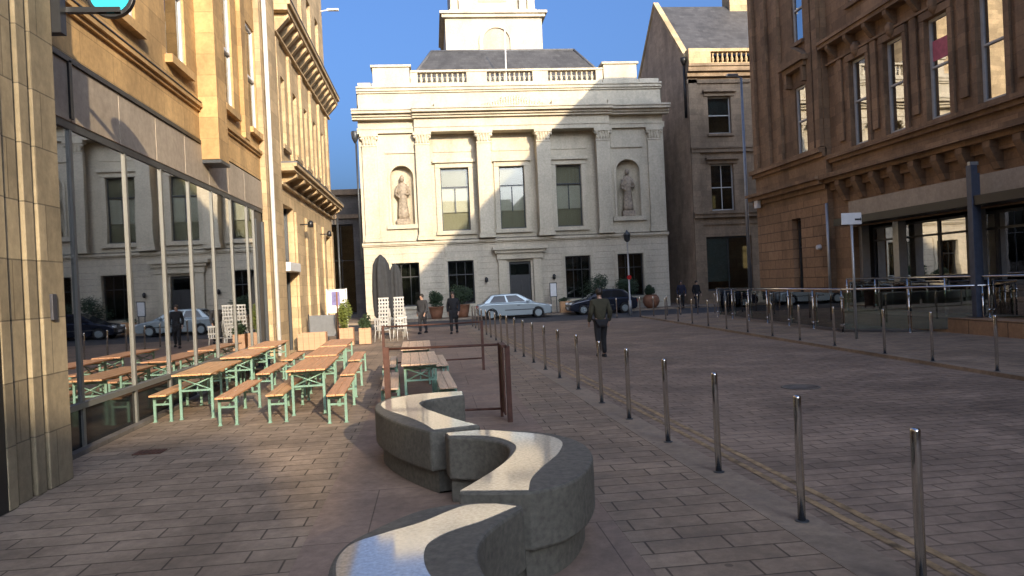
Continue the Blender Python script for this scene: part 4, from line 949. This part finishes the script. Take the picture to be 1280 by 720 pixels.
# ================================================================ CARS
def car(label, paint, x, y, z, rz, Lc=4.35):
    t = thing('car', label, 'car', (x, y, z), None, rz)
    hl = Lc/2; W = .86
    def arc(cx, r, a0, a1, n=8): return [(cx+r*cos(a0+(a1-a0)*k/n), .31+r*sin(a0+(a1-a0)*k/n)) for k in range(n+1)]
    fw, rw = hl-.82, -hl+.78
    prof = [(-hl+.02, .35), (-hl+.0, .6), (-hl+.05, .88), (-hl+.35, .95), (.0, .94), (hl-1.15, .93), (hl-.3, .78), (hl-.03, .62), (hl, .4), (hl-.08, .24)]
    prof += arc(fw, .34, -.25, pi+.25)+[(fw-.5, .2), (rw+.5, .2)]+arc(rw, .34, -.25, pi+.25)+[(-hl+.15, .25)]
    m = MB(); n = len(prof)
    rows = []
    for yy, ins, dz in ((-W, .0, 0), (-W*.93, 0, 0), (W*.93, 0, 0), (W, 0, 0)):
        rows.append([(px*(.985 if abs(yy) == W else 1), yy, pz-(.05 if (abs(yy) == W and pz > .7) else 0)) for px, pz in prof])
    V = [p for r_ in rows for p in r_]
    Fc = [(j*n+k, j*n+(k+1) % n, (j+1)*n+(k+1) % n, (j+1)*n+k) for j in range(3) for k in range(n)]
    Fc += [tuple(range(n))[::-1], tuple(range(3*n, 4*n))]
    m.poly(V, Fc); body = m.build('body', paint, t, .03, local=True)
    # greenhouse
    base = [(-hl+.28, .93), (hl-1.0, .92)]; roof = [(-hl+.85, 1.42), (hl-1.95, 1.44)]
    def gh(yb, yr): return [(base[0][0], yb, base[0][1]), (base[1][0], yb, base[1][1]), (roof[1][0], yr, roof[1][1]), ((roof[0][0]+roof[1][0])/2, yr, 1.46), (roof[0][0], yr, roof[0][1])]
    A_, B_ = gh(-W+.06, -W+.22), gh(W-.06, W-.22)
    m = MB(); m.prism(A_, B_); m.build('cabin', paint, t, .04, local=True)
    def lerp(a, b, f): return Vector(a)+(Vector(b)-Vector(a))*f
    for sgn in (-1, 1):
        q = gh(sgn*(W-.06), sgn*(W-.22)); out = Vector((0, sgn*.006, .002))
        lo0, lo1, hi1, hi0 = Vector(q[0]), Vector(q[1]), Vector(q[2]), Vector(q[4])
        def sp_(f, g): return lerp(lerp(lo0, lo1, f), lerp(hi0, hi1, f), g)+out
        for f0, f1 in ((.12, .46), (.5, .86)):
            m = MB(); pts = [sp_(f0, .12), sp_(f1, .12), sp_(f1, .88), sp_(f0, .88)]
            m.prism(pts, [p+Vector((0, sgn*.008, 0)) for p in pts]); m.build('side_window', 'carglass', t, local=True)
        MB().box(.12, .3, sgn*(W+.002)-.012, sgn*(W+.002)+.012, .76, .79).build('door_handle', 'dgrey', t, local=True)
        MB().box(hl-1.5, hl-1.32, sgn*W-.0 if sgn > 0 else -W-.16, sgn*W+.16 if sgn > 0 else -W, .93, 1.06).build('wing_mirror', paint, t, .02, local=True)
        MB().box(-.6, hl-1.0, sgn*(W-.002)-.008, sgn*(W-.002)+.008, .5, .55).build('door_trim', 'dgrey', t, local=True)
    def quad(a, b, f0, f1, nm):
        a0, a1 = Vector((base[a][0], -W+.16, base[a][1])), Vector((base[a][0], W-.16, base[a][1])); b0_, b1 = Vector((roof[a][0], -W+.3, roof[a][1])), Vector((roof[a][0], W-.3, roof[a][1]))
        p = [lerp(a0, b0_, f0), lerp(a1, b1, f0), lerp(a1, b1, f1), lerp(a0, b0_, f1)]; o_ = Vector((.02 if a else -.02, 0, .012))
        m = MB(); m.prism([x_+o_*.3 for x_ in p], [x_+o_ for x_ in p]); m.build(nm, 'carglass', t, local=True)
    quad(1, 0, .1, .9, 'windscreen'); quad(0, 0, .12, .88, 'rear_window')
    for cx in (fw, rw):
        for sgn in (-1, 1):
            m = MB(); yo = sgn*(W-.1); nq = 20
            pr = [(.2, -.1), (.29, -.1), (.31, -.06), (.31, .06), (.29, .1), (.2, .1)]
            V = [(cx+r_*cos(2*pi*k/nq), yo+d_, .31+r_*sin(2*pi*k/nq)) for r_, d_ in pr for k in range(nq)]
            m.poly(V, [(j*nq+k, j*nq+(k+1) % nq, (j+1)*nq+(k+1) % nq, (j+1)*nq+k) for j in range(len(pr)-1) for k in range(nq)], True); wh = m.build('wheel', 'tyre', t, local=True)
            m = MB(); ys_ = yo+sgn*.07
            m.prism([(cx+.2*cos(2*pi*k/nq), ys_-.06, .31+.2*sin(2*pi*k/nq)) for k in range(nq)], [(cx+.2*cos(2*pi*k/nq), ys_-.02, .31+.2*sin(2*pi*k/nq)) for k in range(nq)])
            for k in range(5):
                a = 2*pi*k/5; m.tube((cx, ys_, .31), (cx+.19*cos(a), ys_, .31+.19*sin(a)), .035, .025, 6)
            m.build('rim', 'silver', wh, local=True)
    for sgn in (-1, 1):
        MB().box(hl-.16, hl-.015, sgn*.62-.16, sgn*.62+.16, .62, .74).build('headlight', 'lamp', t, .02, local=True)
        MB().box(-hl-.012, -hl+.06, sgn*.68-.12, sgn*.68+.12, .62, .82).build('tail_light', 'redlens', t, .02, local=True)
    MB().box(hl-.06, hl+.012, -.26, .26, .36, .47).box(-hl-.012, -hl+.02, -.26, .26, .5, .61).build('number_plate', 'white', t, local=True)
    return t
car('silver saloon car parked across the hall entrance', 'silver', 4.7, 43.55, -.05, 0)
car('dark blue car parked right of the silver one', 'navy', 10.0, 43.7, -.05, pi, 4.1)

# ================================================================ PEOPLE
def skin_mesh(name, V, E, Rr, mat, parent, sub=2):
    me = bpy.data.meshes.new(name); me.from_pydata(V, E, []); o = bpy.data.objects.new(name, me); COL.objects.link(o)
    sk = o.modifiers.new('skin', 'SKIN'); sk.use_smooth_shade = True
    for i, r in enumerate(Rr):
        d = me.skin_vertices[0].data[i]; d.radius = r if isinstance(r, tuple) else (r, r); d.use_root = (i == 0)
    sb = o.modifiers.new('sub', 'SUBSURF'); sb.levels = sub; sb.render_levels = sub
    dg = bpy.context.evaluated_depsgraph_get(); nm = bpy.data.meshes.new_from_object(o.evaluated_get(dg))
    o.modifiers.clear(); o.data = nm; nm.materials.clear(); nm.materials.append(M[mat]); nm.polygons.foreach_set('use_smooth', [True]*len(nm.polygons))
    bpy.data.meshes.remove(me)
    o.parent = parent; return o
def person(label, loc, rz, jacket, legs, hair='hair', step=.16, h=1.75, coat=False, armbend=.12, group=None):
    t = thing('person', label, 'person', loc, group, rz); k = h/1.75
    P = {'pel': (0, 0, .95), 'sp': (0, .01, 1.14), 'ch': (0, .0, 1.36), 'nk': (0, .01, 1.50), 'hb': (0, .03, 1.575), 'hd': (0, .035, 1.66), 'tp': (0, .02, 1.735), 'ns': (0, .135, 1.635)}
    RD = {'pel': (.15, .11), 'sp': (.14, .10), 'ch': (.165, .11), 'nk': .052, 'hb': (.062, .075), 'hd': (.078, .098), 'tp': (.05, .06), 'ns': .014}
    E = [('pel', 'sp'), ('sp', 'ch'), ('ch', 'nk'), ('nk', 'hb'), ('hb', 'hd'), ('hd', 'tp'), ('hd', 'ns')]
    for s_, sg in ((-1, 'l'), (1, 'r')):
        st = step*s_
        P.update({'sh'+sg: (s_*.185, 0, 1.42), 'el'+sg: (s_*.245, -.03-st*.4, 1.14), 'wr'+sg: (s_*.235, armbend-st*.9, .91), 'pm'+sg: (s_*.228, armbend+.035-st, .84)})
        RD.update({'sh'+sg: .062, 'el'+sg: .042, 'wr'+sg: .027, 'pm'+sg: (.036, .022)})
        E += [('ch', 'sh'+sg), ('sh'+sg, 'el'+sg), ('el'+sg, 'wr'+sg), ('wr'+sg, 'pm'+sg)]
        for j in range(4):
            nm = f'f{j}{sg}'; P[nm] = (s_*.225+s_*.004, armbend+.015+j*.018-st, .755+abs(j-1.4)*.008); RD[nm] = .008; E.append(('pm'+sg, nm))
        P['th'+sg] = (s_*.2, armbend+.085-st, .80); RD['th'+sg] = .009; E.append(('pm'+sg, 'th'+sg))
        fwd = st
        P.update({'hp'+sg: (s_*.09, 0, .90), 'kn'+sg: (s_*.095, .05+fwd*.75, .50), 'an'+sg: (s_*.1, -.02+fwd*1.25, .085+(0.05 if fwd < 0 else 0)), 'to'+sg: (s_*.115, .13+fwd*1.25, .035)})
        RD.update({'hp'+sg: .088, 'kn'+sg: .058, 'an'+sg: .04, 'to'+sg: (.038, .028)})
        E += [('pel', 'hp'+sg), ('hp'+sg, 'kn'+sg), ('kn'+sg, 'an'+sg), ('an'+sg, 'to'+sg)]
    def sub(nm, keys, mat, grow, extra=None):
        ks = [x for x in P if x in keys]; ix = {x: i for i, x in enumerate(ks)}
        V = [tuple(c*k for c in P[x]) for x in ks]; Ed = [(ix[a], ix[b]) for a, b in E if a in ix and b in ix]
        R2 = [tuple((q+grow)*k for q in (RD[x] if isinstance(RD[x], tuple) else (RD[x],)*2)) for x in ks]
        if extra: R2 = [tuple(q*extra.get(x, 1) for q in r_) for x, r_ in zip(ks, R2)]
        return skin_mesh(nm, V, Ed, R2, mat, t)
    sub('body', set(P), 'skin', 0, {x: .78 for x in ('pel', 'sp', 'ch', 'hpl', 'hpr', 'knl', 'knr', 'shl', 'shr')})
    arms = {a+b for a in ('sh', 'el', 'wr') for b in 'lr'}
    sub('coat' if coat else 'jacket', {'pel', 'sp', 'ch', 'nk', 'hpl', 'hpr'}|arms, jacket, .026, {'pel': 1.1, 'hpl': 1.05, 'hpr': 1.05})
    if coat: MB().lathe((0, 0, 0), [(.19*k, .62*k), (.195*k, .75*k), (.18*k, .95*k), (.17*k, 1.08*k)], 20, 1, .78, lambda a, z: 1+.04*sin(5*a)).build('coat_skirt', jacket, t, local=True)
    sub('trousers', {'pel'}|{a+b for a in ('hp', 'kn', 'an') for b in 'lr'}, legs, .02)
    for sg in 'lr':
        a, b = P['an'+sg], P['to'+sg]
        m = MB().lathe(((a[0]+b[0])/2*k, (a[1]*.6+b[1]*.4)*k, max(0, a[2]-.09)*k), [(.055, 0), (.058, .03), (.045, .07), (.03, .1)], 12, 1, 2.4); m.build('shoe', 'blackcloth', t, local=True)
    m = MB().lathe((0, .012*k, 1.60*k), [(.075*k, 0), (.096*k, .05*k), (.095*k, .1*k), (.07*k, .15*k), (.02*k, .175*k)], 16, .92, 1.12); m.build('hair', hair, t, local=True)
    return t
person('man in olive jacket and dark trousers walking away up the road', (4.32, 19.0, -.04), .05, 'olive', 'blackcloth', h=1.80, step=.1, armbend=.16)
person('walker in charcoal coat nearest the white chairs', (-.5, 32.3, 0), 2.6, 'charcoal', 'charcoal', h=1.72, coat=True, step=.08)
person('walker in black coat right of the other walker, before the car', (.82, 31.4, 0), 3.0, 'blackcloth', 'blackcloth', h=1.76, coat=True, step=.12)
person('person in dark blue jacket at the hall corner, left of two', (15.2, 44.2, -.05), 2.9, 'bluecloth', 'blackcloth', h=1.75, step=.05)
person('person in black coat right of the blue-jacketed one', (16.3, 44.6, -.05), 3.4, 'blackcloth', 'charcoal', h=1.7, coat=True, step=.05)

# statues in the niches
def statue(label, cx):
    t = thing('statue', label, 'statue', (cx, 47.12, 6.06), 'stone statues in the hall niches')
    MB().box(cx-.42, cx+.42, 46.98, 47.42, 6.05, 6.4).build('plinth', 'bronze', t, .02)
    fold_ = lambda a, z: 1+.09*sin(7*a+z)+.05*sin(13*a)
    MB().lathe((cx, 47.2, 6.4), [(.34, 0), (.33, .3), (.27, .9), (.24, 1.25), (.3, 1.6), (.34, 1.95), (.28, 2.15), (.1, 2.28), (.09, 2.36)], 30, 1, .62, fold_).build('robed_body', 'bronze', t)
    MB().lathe((cx, 47.17, 8.72), [(.07, 0), (.13, .08), (.155, .2), (.14, .33), (.06, .42)], 14, .92, 1.05).build('head', 'bronze', t)
    for s_ in (-1, 1):
        skin_local = [(cx+s_*.3, 47.18, 8.45), (cx+s_*.42, 47.15, 7.95), (cx+s_*.2, 46.98, 7.75 if s_ < 0 else 7.95)]
        m = MB().tube(skin_local[0], skin_local[1], .1, .08, 10).tube(skin_local[1], skin_local[2], .08, .055, 10).lathe(skin_local[1], [(.02, -.08), (.08, -.03), (.08, .03), (.02, .08)], 8).lathe(skin_local[2], [(.02, -.06), (.06, -.02), (.05, .03), (.02, .06)], 8)
        m.build('arm', 'bronze', t)
statue('pale brown robed statue in the sunlit left niche of the hall', -1.63)
statue('dark robed statue in the shaded right niche of the hall', 12.92)
